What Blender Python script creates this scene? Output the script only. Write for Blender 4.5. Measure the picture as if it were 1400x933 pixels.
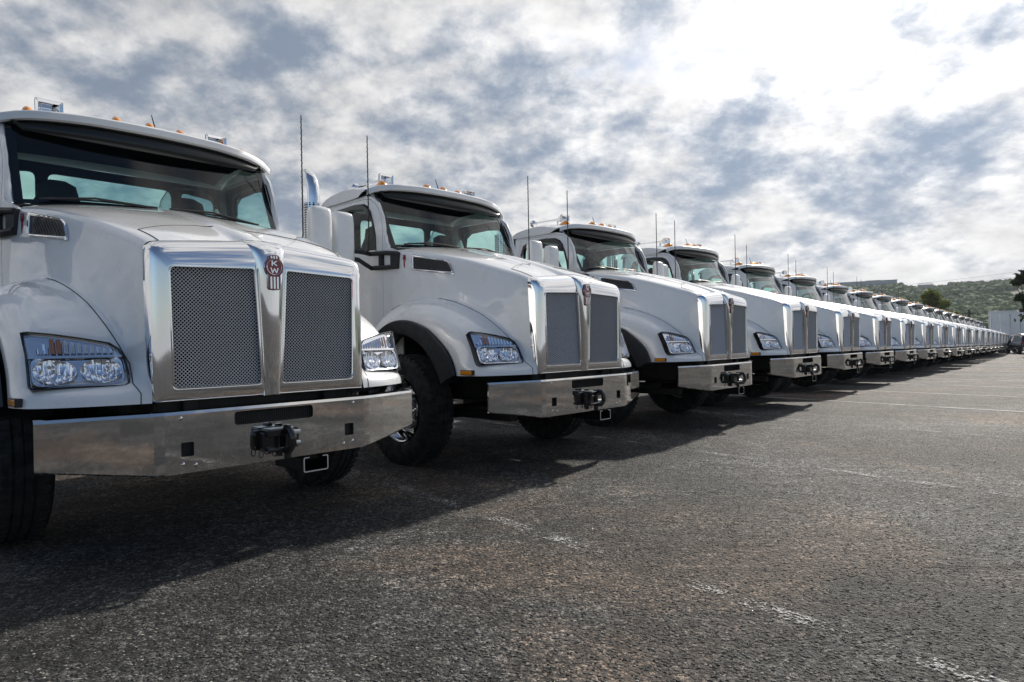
import bpy, bmesh, math, random
from mathutils import Vector, Matrix, noise
from mathutils.bvhtree import BVHTree
import numpy as np
R = math.radians
random.seed(7)
for o in list(bpy.data.objects):
    bpy.data.objects.remove(o)
S = bpy.context.scene
COL = S.collection

# ------------------------------------------------------------------ camera
CAM_H = 1.171
cd = bpy.data.cameras.new('camera')
cd.sensor_width = 36.0
cd.lens = 889.8 / 1400 * 36
cd.clip_start = 0.05
cd.clip_end = 20000
cam = bpy.data.objects.new('camera', cd)
COL.objects.link(cam)
cam.matrix_world = (Matrix.Translation((0, 0, CAM_H)) @ Matrix.Rotation(R(90 + 0.104), 4, 'X')
                    @ Matrix.Rotation(0.018815 * -1, 4, 'Z'))
S.camera = cam
S.render.resolution_x, S.render.resolution_y = 1024, 682

# ------------------------------------------------------------------ light
SUN_AZ, SUN_EL = 35.5, 34.0          # azimuth clockwise from +Y (straight ahead)
sd = bpy.data.lights.new('sun', 'SUN')
sd.energy = 4.8
sd.angle = R(2.0)
sd.color = (1.0, 0.93, 0.83)
sun = bpy.data.objects.new('sun', sd)
COL.objects.link(sun)
sdir = Vector((math.sin(R(SUN_AZ)) * math.cos(R(SUN_EL)), math.cos(R(SUN_AZ)) * math.cos(R(SUN_EL)), math.sin(R(SUN_EL))))
sun.rotation_euler = sdir.to_track_quat('Z', 'Y').to_euler()

W = bpy.data.worlds.new('World')
S.world = W
W.use_nodes = True
nt = W.node_tree
nt.nodes.clear()


class NG:
    """tiny node-graph helper"""
    def __init__(s, tree): s.t = tree
    def n(s, typ, **kw):
        nd = s.t.nodes.new(typ)
        for k, v in kw.items():
            setattr(nd, k, v)
        return nd
    def link(s, a, b): s.t.links.new(a, b)
    def val(s, sock, v):
        if hasattr(v, 'is_output') or isinstance(v, bpy.types.NodeSocket): s.link(v, sock)
        else: sock.default_value = v
    def math(s, op, a, b=0.0, c=0.0, clamp=False):
        nd = s.n('ShaderNodeMath', operation=op, use_clamp=clamp)
        s.val(nd.inputs[0], a); s.val(nd.inputs[1], b)
        if op in ('MULTIPLY_ADD',): s.val(nd.inputs[2], c)
        return nd.outputs[0]
    def vmath(s, op, a, b=(0, 0, 0), scale=None):
        nd = s.n('ShaderNodeVectorMath', operation=op)
        s.val(nd.inputs[0], a)
        if op != 'NORMALIZE' and op != 'SCALE': s.val(nd.inputs[1], b)
        if scale is not None: s.val(nd.inputs['Scale'], scale)
        return nd.outputs['Value'] if op in ('DOT_PRODUCT', 'LENGTH') else nd.outputs[0]
    def noise(s, vec, scale, detail=6, rough=0.55, dist=0.0, lac=2.0):
        nd = s.n('ShaderNodeTexNoise')
        if vec is not None: s.link(vec, nd.inputs['Vector'])
        nd.inputs['Scale'].default_value = scale; nd.inputs['Detail'].default_value = detail
        nd.inputs['Roughness'].default_value = rough; nd.inputs['Distortion'].default_value = dist
        nd.inputs['Lacunarity'].default_value = lac
        return nd
    def ramp(s, fac, stops, interp='LINEAR'):
        nd = s.n('ShaderNodeValToRGB')
        nd.color_ramp.interpolation = interp
        els = nd.color_ramp.elements
        while len(els) < len(stops): els.new(0.5)
        for e, (p, c) in zip(els, stops):
            e.position = p
            e.color = (c, c, c, 1) if isinstance(c, (int, float)) else (*c[:3], 1)
        s.link(fac, nd.inputs[0])
        return nd.outputs[0]
    def mix(s, fac, a, b, blend='MIX'):
        nd = s.n('ShaderNodeMix', data_type='RGBA', blend_type=blend)
        s.val(nd.inputs[0], fac)
        for sock, v in ((nd.inputs[6], a), (nd.inputs[7], b)):
            s.val(sock, (*v, 1) if isinstance(v, tuple) and len(v) == 3 else v)
        return nd.outputs[2]
    def smooth(s, x, lo, hi):
        nd = s.n('ShaderNodeMapRange', interpolation_type='SMOOTHSTEP')
        s.val(nd.inputs[0], x); nd.inputs[1].default_value = lo; nd.inputs[2].default_value = hi
        return nd.outputs[0]


g = NG(nt)
tc = g.n('ShaderNodeTexCoord')
D = g.vmath('NORMALIZE', tc.outputs['Generated'])
sep = g.n('ShaderNodeSeparateXYZ'); g.link(D, sep.inputs[0])
zc = g.math('MAXIMUM', sep.outputs[2], 0.0)
zz = g.math('ADD', zc, 0.42)
px = g.math('DIVIDE', sep.outputs[0], zz)
py = g.math('DIVIDE', sep.outputs[1], zz)
cmb = g.n('ShaderNodeCombineXYZ'); g.link(px, cmb.inputs[0]); g.link(py, cmb.inputs[1])
P = g.vmath('ADD', cmb.outputs[0], (3.1, 7.4, 1.7))
n1 = g.noise(P, 2.3, 10, 0.56, 0.25)
n2 = g.noise(g.vmath('ADD', P, (11.3, 4.2, 0)), 6.5, 9, 0.58, 0.2)
n3 = g.noise(g.vmath('ADD', P, (-5.3, 2.2, 3.0)), 1.0, 3, 0.5)
sky = g.n('ShaderNodeTexSky', sky_type='NISHITA')
sky.sun_disc = False
sky.sun_elevation = R(SUN_EL)
sky.sun_rotation = R(SUN_AZ)
sky.air_density = 1.0; sky.dust_density = 1.0; sky.ozone_density = 2.0
blue = g.vmath('SCALE', sky.outputs[0], scale=0.105)
sdot = g.vmath('DOT_PRODUCT', D, tuple(sdir))
sdc = g.math('MAXIMUM', sdot, 0.0)
glow = g.math('POWER', sdc, 6.0)
glow2 = g.math('POWER', sdc, 30.0)
# cloud thickness: large masses with broken edges, thinned round the sun
th = g.math('MULTIPLY_ADD', n2.outputs[0], 0.50, g.math('MULTIPLY_ADD', n1.outputs[0], 0.75, g.math('MULTIPLY', n3.outputs[0], 0.45)))
th = g.math('MULTIPLY_ADD', glow, -0.11, th)
th = g.math('MULTIPLY_ADD', g.math('MINIMUM', sep.outputs[1], 0.06), 0.75, th)
th = g.math('SUBTRACT', th, 0.03)
# the larger cloud masses and breaks, each at its own bearing
for bx_, by_, k_, amt in ((40, 120, 50, .09), (210, 170, 60, .11), (330, 110, 120, .06), (460, 170, 90, .10), (590, 240, 150, .07), (700, 170, 160, .10), (860, 235, 150, .09), (1010, 235, 300, .13), (1060, 160, 900, .09),
                          (1125, 180, 700, .12), (1210, 210, 900, .12), (1345, 170, 300, .15), (1380, 230, 500, .10), (1240, 270, 500, .06), (150, 300, 100, .05),
                          (440, 20, 350, -.17), (560, 60, 200, -.07), (640, 110, 300, -.04), (960, 90, 90, -.06), (20, 235, 500, -.10), (900, 330, 200, -.03), (1330, 40, 60, -.06), (1130, 90, 90, -.07), (860, 60, 120, -.06)):
    v_ = Vector(((bx_ - 700) / 889.8, 1.0, (466.5 - by_ + (bx_ - 700) * .0188) / 889.8)).normalized()
    gb = g.math('POWER', g.math('MAXIMUM', g.vmath('DOT_PRODUCT', D, tuple(v_)), 0.0), float(k_))
    th = g.math('MULTIPLY_ADD', gb, amt * 1.0, th)
low = g.math('POWER', g.math('SUBTRACT', 1.0, zc), 8.0)
cov = g.smooth(g.math('MULTIPLY_ADD', low, 0.25, th), 0.60, 0.78)
tex = g.noise(g.vmath('ADD', P, (2.3, 9.2, 4)), 4.6, 8, 0.56, 0.0)
fin = g.noise(g.vmath('ADD', P, (7.3, 1.2, 8)), 11.0, 7, 0.60, 0.0)
puff = g.math('MULTIPLY_ADD', fin.outputs[0], 0.62, g.math('MULTIPLY', tex.outputs[0], 0.88))
dark = g.smooth(g.math('MULTIPLY_ADD', th, 0.72, puff), 1.27, 1.63)
lit = g.math('MULTIPLY_ADD', glow, 0.50, g.math('MULTIPLY_ADD', glow2, 0.35, 0.70))
rgbw = g.n('ShaderNodeRGB'); rgbw.outputs[0].default_value = (1.0, 0.99, 0.985, 1)
lit = g.math('MULTIPLY', lit, g.math('MULTIPLY_ADD', g.math('SUBTRACT', tex.outputs[0], fin.outputs[0]), 0.8, 1.02))
whitel = g.vmath('SCALE', rgbw.outputs[0], scale=lit)
gry = g.n('ShaderNodeRGB'); gry.outputs[0].default_value = (0.235, 0.292, 0.385, 1)
gryl = g.vmath('SCALE', gry.outputs[0], scale=g.math('MULTIPLY_ADD', glow, 0.7, 0.95))
cloud = g.mix(dark, whitel, gryl)
skyc = g.mix(cov, blue, cloud)
# milky horizon
hz = g.math('POWER', g.math('SUBTRACT', 1.0, zc), 16.0)
hcol = g.n('ShaderNodeRGB'); hcol.outputs[0].default_value = (0.66, 0.65, 0.64, 1)
skyc = g.mix(g.math('MULTIPLY', hz, 0.9, clamp=True), skyc, hcol.outputs[0])
bg = g.n('ShaderNodeBackground'); g.link(skyc, bg.inputs[0]); bg.inputs[1].default_value = 1.0
wo = g.n('ShaderNodeOutputWorld'); g.link(bg.outputs[0], wo.inputs[0])

S.view_settings.view_transform = 'Standard'
S.view_settings.look = 'None'
S.view_settings.exposure = 0.0
S.view_settings.gamma = 1.0
S.view_settings.use_curve_mapping = False
S.render.engine = 'CYCLES'
S.cycles.max_bounces = 10
S.cycles.transparent_max_bounces = 16
S.cycles.caustics_reflective = False
S.cycles.caustics_refractive = False


# ------------------------------------------------------------------ materials
def new_mat(name):
    m = bpy.data.materials.new(name)
    m.use_nodes = True
    t = m.node_tree
    return m, NG(t), t.nodes['Principled BSDF']


def simple(name, col, rough=0.5, metal=0.0, coat=0.0, spec=0.5, bump=None, var=0.0, vscale=3.0):
    m, g, p = new_mat(name)
    p.inputs['Base Color'].default_value = (*col, 1)
    p.inputs['Roughness'].default_value = rough
    p.inputs['Metallic'].default_value = metal
    p.inputs['Coat Weight'].default_value = coat
    p.inputs['Coat Roughness'].default_value = 0.03
    p.inputs['Specular IOR Level'].default_value = spec
    tc = g.n('ShaderNodeTexCoord')
    if var > 0:
        n = g.noise(tc.outputs['Object'], vscale, 6, 0.6)
        f = g.smooth(n.outputs[0], 0.35, 0.7)
        c2 = tuple(x * (1 - var) for x in col)
        g.link(g.mix(f, col, c2), p.inputs['Base Color'])
        g.link(g.math('MULTIPLY_ADD', f, rough * 0.5, rough * 0.85), p.inputs['Roughness'])
    if bump:
        sc, st, dist = bump
        n = g.noise(tc.outputs['Object'], sc, 4, 0.5)
        b = g.n('ShaderNodeBump'); b.inputs['Strength'].default_value = st; b.inputs['Distance'].default_value = dist
        g.link(n.outputs[0], b.inputs['Height']); g.link(b.outputs[0], p.inputs['Normal'])
    return m


M = {}
M['paint'] = simple('white_paint', (0.81, 0.815, 0.82), 0.28, 0, 1.0, 0.5, bump=(2.2, 0.10, 0.012), var=0.04, vscale=2.2)
M['chrome'] = simple('polished_chrome', (0.83, 0.83, 0.84), 0.045, 1.0, bump=(1.8, 0.04, 0.006))
M['steel'] = simple('polished_bumper_steel', (0.70, 0.69, 0.68), 0.035, 1.0, bump=(2.0, 0.10, 0.014), var=0.05, vscale=6)
M['alu'] = simple('polished_aluminium', (0.80, 0.80, 0.82), 0.13, 1.0, bump=(30, 0.1, 0.002))
M['bright'] = simple('bright_galvanised', (0.72, 0.73, 0.75), 0.35, 0.7)
M['black'] = simple('black_plastic', (0.018, 0.019, 0.021), 0.45, var=0.3, vscale=9)
M['flare'] = simple('dark_rubber_flare', (0.013, 0.017, 0.023), 0.5, var=0.2, vscale=7)
M['gloss'] = simple('gloss_black_metal', (0.012, 0.012, 0.013), 0.18, coat=0.4)
M['rubber'] = simple('tyre_rubber', (0.026, 0.026, 0.027), 0.78, var=0.35, vscale=12, bump=(60, 0.3, 0.002))
M['dark'] = simple('cab_interior', (0.007, 0.010, 0.014), 0.8, spec=0.2)
M['seat'] = simple('seat_fabric', (0.015, 0.018, 0.022), 0.7)
M['chassis'] = simple('chassis_black', (0.018, 0.018, 0.019), 0.55, var=0.3)
M['amber'] = simple('amber_lens', (1.0, 0.34, 0.02), 0.2, coat=0.5)
M['amber'].node_tree.nodes['Principled BSDF'].inputs['Transmission Weight'].default_value = 0.15
M['red'] = simple('emblem_red', (0.30, 0.014, 0.024), 0.25, coat=0.8)
M['amber_dull'] = simple('dull_amber_bulb', (0.42, 0.15, 0.04), 0.25, coat=0.6)
M['seam'] = simple('panel_gap', (0.03, 0.032, 0.036), 0.7)
M['tint'] = simple('smoked_visor', (0.006, 0.008, 0.008), 0.3, coat=0.1)
M['mesh'] = simple('grille_wire', (0.92, 0.92, 0.95), 0.42, 0.35)
M['core'] = simple('radiator_core', (0.004, 0.004, 0.005), 0.8, spec=0.1)
M['frit'] = simple('black_glass_edge', (0.006, 0.009, 0.013), 0.12)


def glass_mat(name, tint, rough=0.0, refl=1.0, milk=0.0):
    m = bpy.data.materials.new(name); m.use_nodes = True
    t = m.node_tree; t.nodes.clear(); g = NG(t)
    tr = g.n('ShaderNodeBsdfTransparent'); tr.inputs[0].default_value = (*tint, 1)
    gl = g.n('ShaderNodeBsdfGlossy'); gl.inputs[0].default_value = (1, 1, 1, 1); gl.inputs['Roughness'].default_value = rough
    geo_ = g.n('ShaderNodeNewGeometry')
    cs_ = g.math('ABSOLUTE', g.vmath('DOT_PRODUCT', geo_.outputs['Normal'], geo_.outputs['Incoming']))
    sch = g.math('MULTIPLY_ADD', g.math('POWER', g.math('SUBTRACT', 1.0, cs_, clamp=True), 5.0), 0.93, 0.036)
    mx = g.n('ShaderNodeMixShader')
    g.link(g.math('MULTIPLY', sch, refl, clamp=True), mx.inputs[0])
    g.link(tr.outputs[0], mx.inputs[1]); g.link(gl.outputs[0], mx.inputs[2])
    out = g.n('ShaderNodeOutputMaterial')
    src = mx.outputs[0]
    if milk > 0:
        df = g.n('ShaderNodeBsdfDiffuse'); df.inputs[0].default_value = (0.75, 0.8, 0.85, 1)
        m2 = g.n('ShaderNodeMixShader')
        tc = g.n('ShaderNodeTexCoord')
        nn = g.noise(tc.outputs['Object'], 5.0, 5, 0.6, 1.5)
        g.link(g.math('MULTIPLY', g.smooth(nn.outputs[0], 0.35, 0.75), milk), m2.inputs[0])
        g.link(src, m2.inputs[1]); g.link(df.outputs[0], m2.inputs[2]); src = m2.outputs[0]
    g.link(src, out.inputs[0])
    return m


M['glass'] = glass_mat('tinted_windscreen_glass', (0.58, 0.82, 0.80), 0.0, 1.15, milk=0.004)
M['sglass'] = glass_mat('side_window_glass', (0.72, 0.90, 0.86), 0.0, 1.0)
M['lens'] = glass_mat('clear_lens', (0.96, 0.97, 1.0), 0.02, 1.6)
M['wrap'] = glass_mat('clear_plastic_wrap', (0.8, 0.86, 0.88), 0.12, 1.8, milk=0.12)


def reflector_mat():
    m, g, p = new_mat('faceted_reflector')
    p.inputs['Base Color'].default_value = (0.86, 0.87, 0.9, 1)
    p.inputs['Metallic'].default_value = 1.0
    p.inputs['Roughness'].default_value = 0.06
    tc = g.n('ShaderNodeTexCoord')
    mp = g.n('ShaderNodeMapping'); mp.inputs['Scale'].default_value = (42, 42, 4)
    g.link(tc.outputs['Object'], mp.inputs[0])
    v = g.n('ShaderNodeTexVoronoi'); g.link(mp.outputs[0], v.inputs['Vector']); v.inputs['Scale'].default_value = 1.0
    b = g.n('ShaderNodeBump'); b.inputs['Strength'].default_value = 1.0; b.inputs['Distance'].default_value = 0.03
    g.link(v.outputs[0], b.inputs['Height']); g.link(b.outputs[0], p.inputs['Normal'])
    return m


M['reflector'] = reflector_mat()


def perf_mat():
    m, g, p = new_mat('perforated_chrome')
    p.inputs['Metallic'].default_value = 1.0; p.inputs['Roughness'].default_value = 0.15
    tc = g.n('ShaderNodeTexCoord')
    v = g.n('ShaderNodeTexVoronoi'); v.inputs['Randomness'].default_value = 0.0; v.inputs['Scale'].default_value = 34
    g.link(tc.outputs['Object'], v.inputs['Vector'])
    f = g.smooth(v.outputs[0], 0.42, 0.5)
    g.link(g.mix(f, (0.02, 0.02, 0.02), (0.8, 0.8, 0.82)), p.inputs['Base Color'])
    return m


M['perf'] = perf_mat()


def asphalt_mat():
    m, g, p = new_mat('worn_asphalt')
    geo = g.n('ShaderNodeNewGeometry'); pos = geo.outputs['Position']
    # aggregate
    v1 = g.n('ShaderNodeTexVoronoi'); g.link(pos, v1.inputs['Vector']); v1.inputs['Scale'].default_value = 55
    v2 = g.n('ShaderNodeTexVoronoi'); g.link(pos, v2.inputs['Vector']); v2.inputs['Scale'].default_value = 150
    fine = g.noise(pos, 60, 6, 0.7)
    big = g.noise(pos, 0.55, 6, 0.62, 0.4)
    mid = g.noise(pos, 3.0, 6, 0.65, 0.3)
    brn = g.noise(g.vmath('ADD', pos, (9, 3, 2)), 0.38, 5, 0.6, 0.5)
    s1 = g.n('ShaderNodeSeparateColor'); g.link(v1.outputs['Color'], s1.inputs[0])
    s2 = g.n('ShaderNodeSeparateColor'); g.link(v2.outputs['Color'], s2.inputs[0])
    st = g.math('MULTIPLY_ADD', s1.outputs[0], 0.6, g.math('MULTIPLY', s2.outputs[1], 0.4))
    c = g.ramp(st, [(0.0, (0.011, 0.0115, 0.012)), (0.42, (0.036, 0.037, 0.038)), (0.66, (0.085, 0.085, 0.083)), (0.88, (0.30, 0.29, 0.27))])
    bf = g.ramp(big.outputs[0], [(0.36, 0.45), (0.5, 0.95), (0.60, 1.45), (0.68, 2.0)])
    mf = g.ramp(mid.outputs[0], [(0.35, 0.62), (0.65, 1.35)])
    c = g.mix(1.0, c, bf, 'MULTIPLY'); c = g.mix(1.0, c, mf, 'MULTIPLY')
    cl = g.noise(pos, 13, 7, 0.75, 0.4)
    clf = g.ramp(cl.outputs[0], [(0.32, 0.35), (0.5, 0.95), (0.62, 1.35), (0.72, 2.0)])
    c = g.mix(1.0, c, clf, 'MULTIPLY')
    bm = g.math('MULTIPLY', g.smooth(brn.outputs[0], 0.50, 0.64), 0.8)
    c = g.mix(g.math('MULTIPLY', bm, 0.75), c, g.mix(1.0, c, (2.5, 1.85, 1.4), 'MULTIPLY'))
    c = g.mix(g.math('MULTIPLY', bm, 0.3), c, (0.15, 0.108, 0.082))
    # dark tar streaks
    mp = g.n('ShaderNodeMapping'); mp.inputs['Rotation'].default_value = (0, 0, R(-46)); mp.inputs['Scale'].default_value = (0.25, 1.2, 1)
    g.link(pos, mp.inputs[0])
    cr = g.noise(mp.outputs[0], 1.1, 7, 0.6, 0.8)
    cf = g.math('ABSOLUTE', g.math('SUBTRACT', cr.outputs[0], 0.5))
    crack = g.math('SUBTRACT', 1.0, g.smooth(cf, 0.0, 0.014))
    crack = g.math('MULTIPLY', crack, g.smooth(mid.outputs[0], 0.45, 0.6))
    c = g.mix(g.math('MULTIPLY', crack, 0.5), c, (0.02, 0.019, 0.018))
    g.link(c, p.inputs['Base Color'])
    p.inputs['Roughness'].default_value = 0.72
    p.inputs['Specular IOR Level'].default_value = 0.35
    h = g.math('MULTIPLY_ADD', v1.outputs[0], -0.9, g.math('MULTIPLY_ADD', fine.outputs[0], 0.5, g.math('MULTIPLY', s1.outputs[1], 0.55)))
    b = g.n('ShaderNodeBump'); b.inputs['Strength'].default_value = 1.0; b.inputs['Distance'].default_value = 0.024
    g.link(h, b.inputs['Height'])
    b2 = g.n('ShaderNodeBump'); b2.inputs['Strength'].default_value = 0.8; b2.inputs['Distance'].default_value = 0.07
    g.link(g.math('MULTIPLY_ADD', mid.outputs[0], 0.5, g.math('MULTIPLY_ADD', cl.outputs[0], 0.55, g.math('MULTIPLY', crack, -0.4))), b2.inputs['Height']); g.link(b.outputs[0], b2.inputs['Normal'])
    g.link(b2.outputs[0], p.inputs['Normal'])
    return m


M['asphalt'] = asphalt_mat()


def stripe_mat(name, wear):
    m, g, p = new_mat(name)
    geo = g.n('ShaderNodeNewGeometry'); pos = geo.outputs['Position']
    v1 = g.n('ShaderNodeTexVoronoi'); g.link(pos, v1.inputs['Vector']); v1.inputs['Scale'].default_value = 95
    s1 = g.n('ShaderNodeSeparateColor'); g.link(v1.outputs['Color'], s1.inputs[0])
    n = g.noise(pos, 2.2, 8, 0.7, 0.3)
    a = g.smooth(g.math('MULTIPLY_ADD', s1.outputs[0], 0.28, n.outputs[0]), wear, wear + 0.12)
    g.link(a, p.inputs['Alpha'])
    p.inputs['Base Color'].default_value = (0.42, 0.42, 0.41, 1)
    p.inputs['Roughness'].default_value = 0.7
    b = g.n('ShaderNodeBump'); b.inputs['Strength'].default_value = 0.8; b.inputs['Distance'].default_value = 0.01
    g.link(g.math('MULTIPLY', v1.outputs[0], -1.0), b.inputs['Height']); g.link(b.outputs[0], p.inputs['Normal'])
    return m


M['stripe'] = stripe_mat('worn_white_line', 0.49)
M['stripe_old'] = stripe_mat('very_worn_white_line', 0.685)


def island_mat(name, stops, rough=0.8, trans=0.0):
    m, g, p = new_mat(name)
    geo = g.n('ShaderNodeNewGeometry')
    g.link(g.ramp(geo.outputs['Random Per Island'], stops), p.inputs['Base Color'])
    p.inputs['Roughness'].default_value = rough
    p.inputs['Specular IOR Level'].default_value = 0.3
    if trans:
        tl = g.n('ShaderNodeBsdfTranslucent'); g.link(p.inputs['Base Color'].links[0].from_socket, tl.inputs[0])
        mx = g.n('ShaderNodeMixShader'); mx.inputs[0].default_value = trans
        g.link(p.outputs[0], mx.inputs[1]); g.link(tl.outputs[0], mx.inputs[2])
        g.link(mx.outputs[0], g.t.nodes['Material Output'].inputs[0])
    return m


M['pebble'] = island_mat('loose_stones', [(0, (0.035, 0.035, 0.036)), (0.5, (0.075, 0.074, 0.070)), (0.75, (0.15, 0.145, 0.13)), (0.95, (0.24, 0.23, 0.20)), (1, (0.40, 0.38, 0.34))])
M['leaf'] = island_mat('elm_leaves', [(0, (0.07, 0.11, 0.018)), (0.5, (0.14, 0.18, 0.03)), (1, (0.24, 0.24, 0.05))], trans=0.45)
M['leaf_dark'] = island_mat('dark_leaves', [(0, (0.012, 0.022, 0.010)), (0.6, (0.03, 0.048, 0.018)), (1, (0.055, 0.075, 0.025))], trans=0.35)
M['wood'] = island_mat('hill_wood', [(0, (0.055, 0.11, 0.025)), (0.5, (0.085, 0.155, 0.035)), (1, (0.13, 0.19, 0.05))], trans=0.4)
M['brush'] = island_mat('dry_brush', [(0, (0.06, 0.045, 0.035)), (0.5, (0.09, 0.07, 0.055)), (1, (0.11, 0.10, 0.06))])
M['bark'] = simple('bark', (0.06, 0.05, 0.04), 0.9, var=0.3)


def hill_mat():
    m, g, p = new_mat('hillside')
    geo = g.n('ShaderNodeNewGeometry')
    n = g.noise(geo.outputs['Position'], 0.012, 6, 0.6)
    n2 = g.noise(geo.outputs['Position'], 0.08, 5, 0.6)
    c = g.ramp(n.outputs[0], [(0.35, (0.05, 0.085, 0.035)), (0.5, (0.075, 0.10, 0.045)), (0.62, (0.15, 0.13, 0.10))])
    c = g.mix(g.math('MULTIPLY', n2.outputs[0], 0.5), c, (0.05, 0.07, 0.035))
    g.link(c, p.inputs['Base Color']); p.inputs['Roughness'].default_value = 0.95
    return m


M['hill'] = hill_mat()
M['bluebld'] = simple('blue_grey_cladding', (0.22, 0.27, 0.33), 0.7, var=0.1, vscale=0.05)
M['bldroof'] = simple('far_roof', (0.30, 0.31, 0.33), 0.7)
M['darkwin'] = simple('dark_window', (0.03, 0.04, 0.05), 0.2)
M['trailer'] = simple('trailer_white', (0.90, 0.91, 0.92), 0.4, var=0.12, vscale=0.8)
M['carpaint'] = simple('dark_car_paint', (0.012, 0.02, 0.030), 0.2, coat=0.8)
M['carglass'] = simple('dark_car_glass', (0.01, 0.015, 0.02), 0.05, coat=0.5)
M['taillight'] = simple('red_lens', (0.35, 0.02, 0.02), 0.2, coat=0.5)
M['polewood'] = simple('weathered_pole', (0.07, 0.065, 0.06), 0.9)


# ------------------------------------------------------------------ geometry helpers
def link_obj(name, me, mat=None, parent=None, smooth=False, auto=35):
    o = bpy.data.objects.new(name, me)
    COL.objects.link(o)
    if mat is not None: me.materials.append(mat)
    if parent is not None: o.parent = parent
    if smooth:
        me.polygons.foreach_set('use_smooth', [True] * len(me.polygons))
        if auto:
            ca = math.cos(R(auto))
            bm = bmesh.new(); bm.from_mesh(me)
            for e in bm.edges:
                if len(e.link_faces) == 2 and e.link_faces[0].normal.dot(e.link_faces[1].normal) < ca: e.smooth = False
            bm.to_mesh(me); bm.free()
    return o


class MB:
    def __init__(s): s.v = []; s.f = []
    def add(s, vs, fs):
        b = len(s.v); s.v += [tuple(x) for x in vs]; s.f += [tuple(b + i for i in f) for f in fs]; return s
    def box(s, lo, hi, rot=None, piv=None):
        x0, y0, z0 = lo; x1, y1, z1 = hi
        vs = [Vector(p) for p in ((x0, y0, z0), (x1, y0, z0), (x1, y1, z0), (x0, y1, z0), (x0, y0, z1), (x1, y0, z1), (x1, y1, z1), (x0, y1, z1))]
        if rot is not None:
            c = Vector(piv) if piv else (Vector(lo) + Vector(hi)) / 2
            vs = [rot @ (v - c) + c for v in vs]
        return s.add(vs, [(0, 3, 2, 1), (4, 5, 6, 7), (0, 1, 5, 4), (1, 2, 6, 5), (2, 3, 7, 6), (3, 0, 4, 7)])
    def grid(s, rows, closed=False):
        n = len(rows[0]); vs = [p for r in rows for p in r]; fs = []
        for i in range(len(rows) - 1):
            for j in range(n if closed else n - 1):
                k = (j + 1) % n
                fs.append((i * n + j, i * n + k, (i + 1) * n + k, (i + 1) * n + j))
        return s.add(vs, fs)
    def tube(s, path, r, n=8, cap=True):
        path = [Vector(p) for p in path]; rows = []
        rr = r if isinstance(r, (list, tuple)) else [r] * len(path)
        up = None
        for i, p in enumerate(path):
            t = (path[min(i + 1, len(path) - 1)] - path[max(i - 1, 0)]).normalized()
            if up is None:
                a = Vector((0, 0, 1)) if abs(t.z) < 0.9 else Vector((1, 0, 0))
                up = (a - t * a.dot(t)).normalized()
            else:
                up = (up - t * up.dot(t)).normalized()
            sd_ = t.cross(up)
            rows.append([p + (up * math.cos(2 * math.pi * k / n) + sd_ * math.sin(2 * math.pi * k / n)) * rr[i] for k in range(n)])
        b = len(s.v); s.grid(rows, closed=True)
        if cap:
            s.f.append(tuple(b + k for k in range(n))[::-1]); e = b + (len(path) - 1) * n
            s.f.append(tuple(e + k for k in range(n)))
        return s
    def lathe(s, prof, c, axis='x', n=32, sgn=1):
        """prof: list of (radius, offset along axis)"""
        rows = []
        for r_, a in prof:
            row = []
            for k in range(n):
                t = 2 * math.pi * k / n; u, w = math.cos(t) * r_, math.sin(t) * r_
                row.append({'x': (c[0] + a * sgn, c[1] + u, c[2] + w), 'y': (c[0] + u, c[1] + a * sgn, c[2] + w), 'z': (c[0] + u, c[1] + w, c[2] + a * sgn)}[axis])
            rows.append(row)
        return s.grid(rows, closed=True)
    def prism(s, pts, fa, fb):
        """closed outline pts (2d) -> two 3d loops fa(p), fb(p) with side walls and caps"""
        n = len(pts); A = [fa(p) for p in pts]; B = [fb(p) for p in pts]
        return s.add(A + B, [tuple(range(n)), tuple(range(2 * n - 1, n - 1, -1))] + [(i, n + i, n + (i + 1) % n, (i + 1) % n) for i in range(n)])
    def mesh(s, name, recalc=True, weld=0.0, bevel=0.0, seg=2):
        me = bpy.data.meshes.new(name); me.from_pydata(s.v, [], s.f)
        bm = bmesh.new(); bm.from_mesh(me)
        if weld: bmesh.ops.remove_doubles(bm, verts=bm.verts, dist=weld)
        if recalc: bmesh.ops.recalc_face_normals(bm, faces=bm.faces)
        if bevel:
            es = [e for e in bm.edges if len(e.link_faces) == 2 and e.calc_face_angle(0) > R(30)]
            bmesh.ops.bevel(bm, geom=es, offset=bevel, segments=seg, profile=0.5, affect='EDGES', clamp_overlap=True)
        bm.to_mesh(me); bm.free(); me.update()
        return me
    def build(s, name, mat, parent=None, smooth=False, auto=35, **kw):
        return link_obj(name, s.mesh(name, **kw), mat, parent, smooth, auto)


def apply_mods(o):
    dg = bpy.context.evaluated_depsgraph_get()
    me = bpy.data.meshes.new_from_object(o.evaluated_get(dg), depsgraph=dg)
    old = o.data; o.modifiers.clear(); o.data = me
    bpy.data.meshes.remove(old)
    return o


def subsurf(o, lv=2):
    m = o.modifiers.new('s', 'SUBSURF'); m.levels = lv; m.render_levels = lv; m.boundary_smooth = 'PRESERVE_CORNERS'
    return apply_mods(o)


def rquad(cor, rad, seg=4):
    """rounded polygon, equal point count per corner"""
    out = []; n = len(cor)
    for i in range(n):
        p = Vector(cor[i]); a = (Vector(cor[i - 1]) - p); b = (Vector(cor[(i + 1) % n]) - p)
        r_ = rad[i] if isinstance(rad, (list, tuple)) else rad
        a.normalize(); b.normalize()
        P0, P1 = p + a * r_, p + b * r_
        for k in range(seg + 1):
            t = k / seg
            q = P0 * (1 - t) ** 2 + p * 2 * t * (1 - t) + P1 * t * t
            out.append(tuple(q))
    return out


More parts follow.
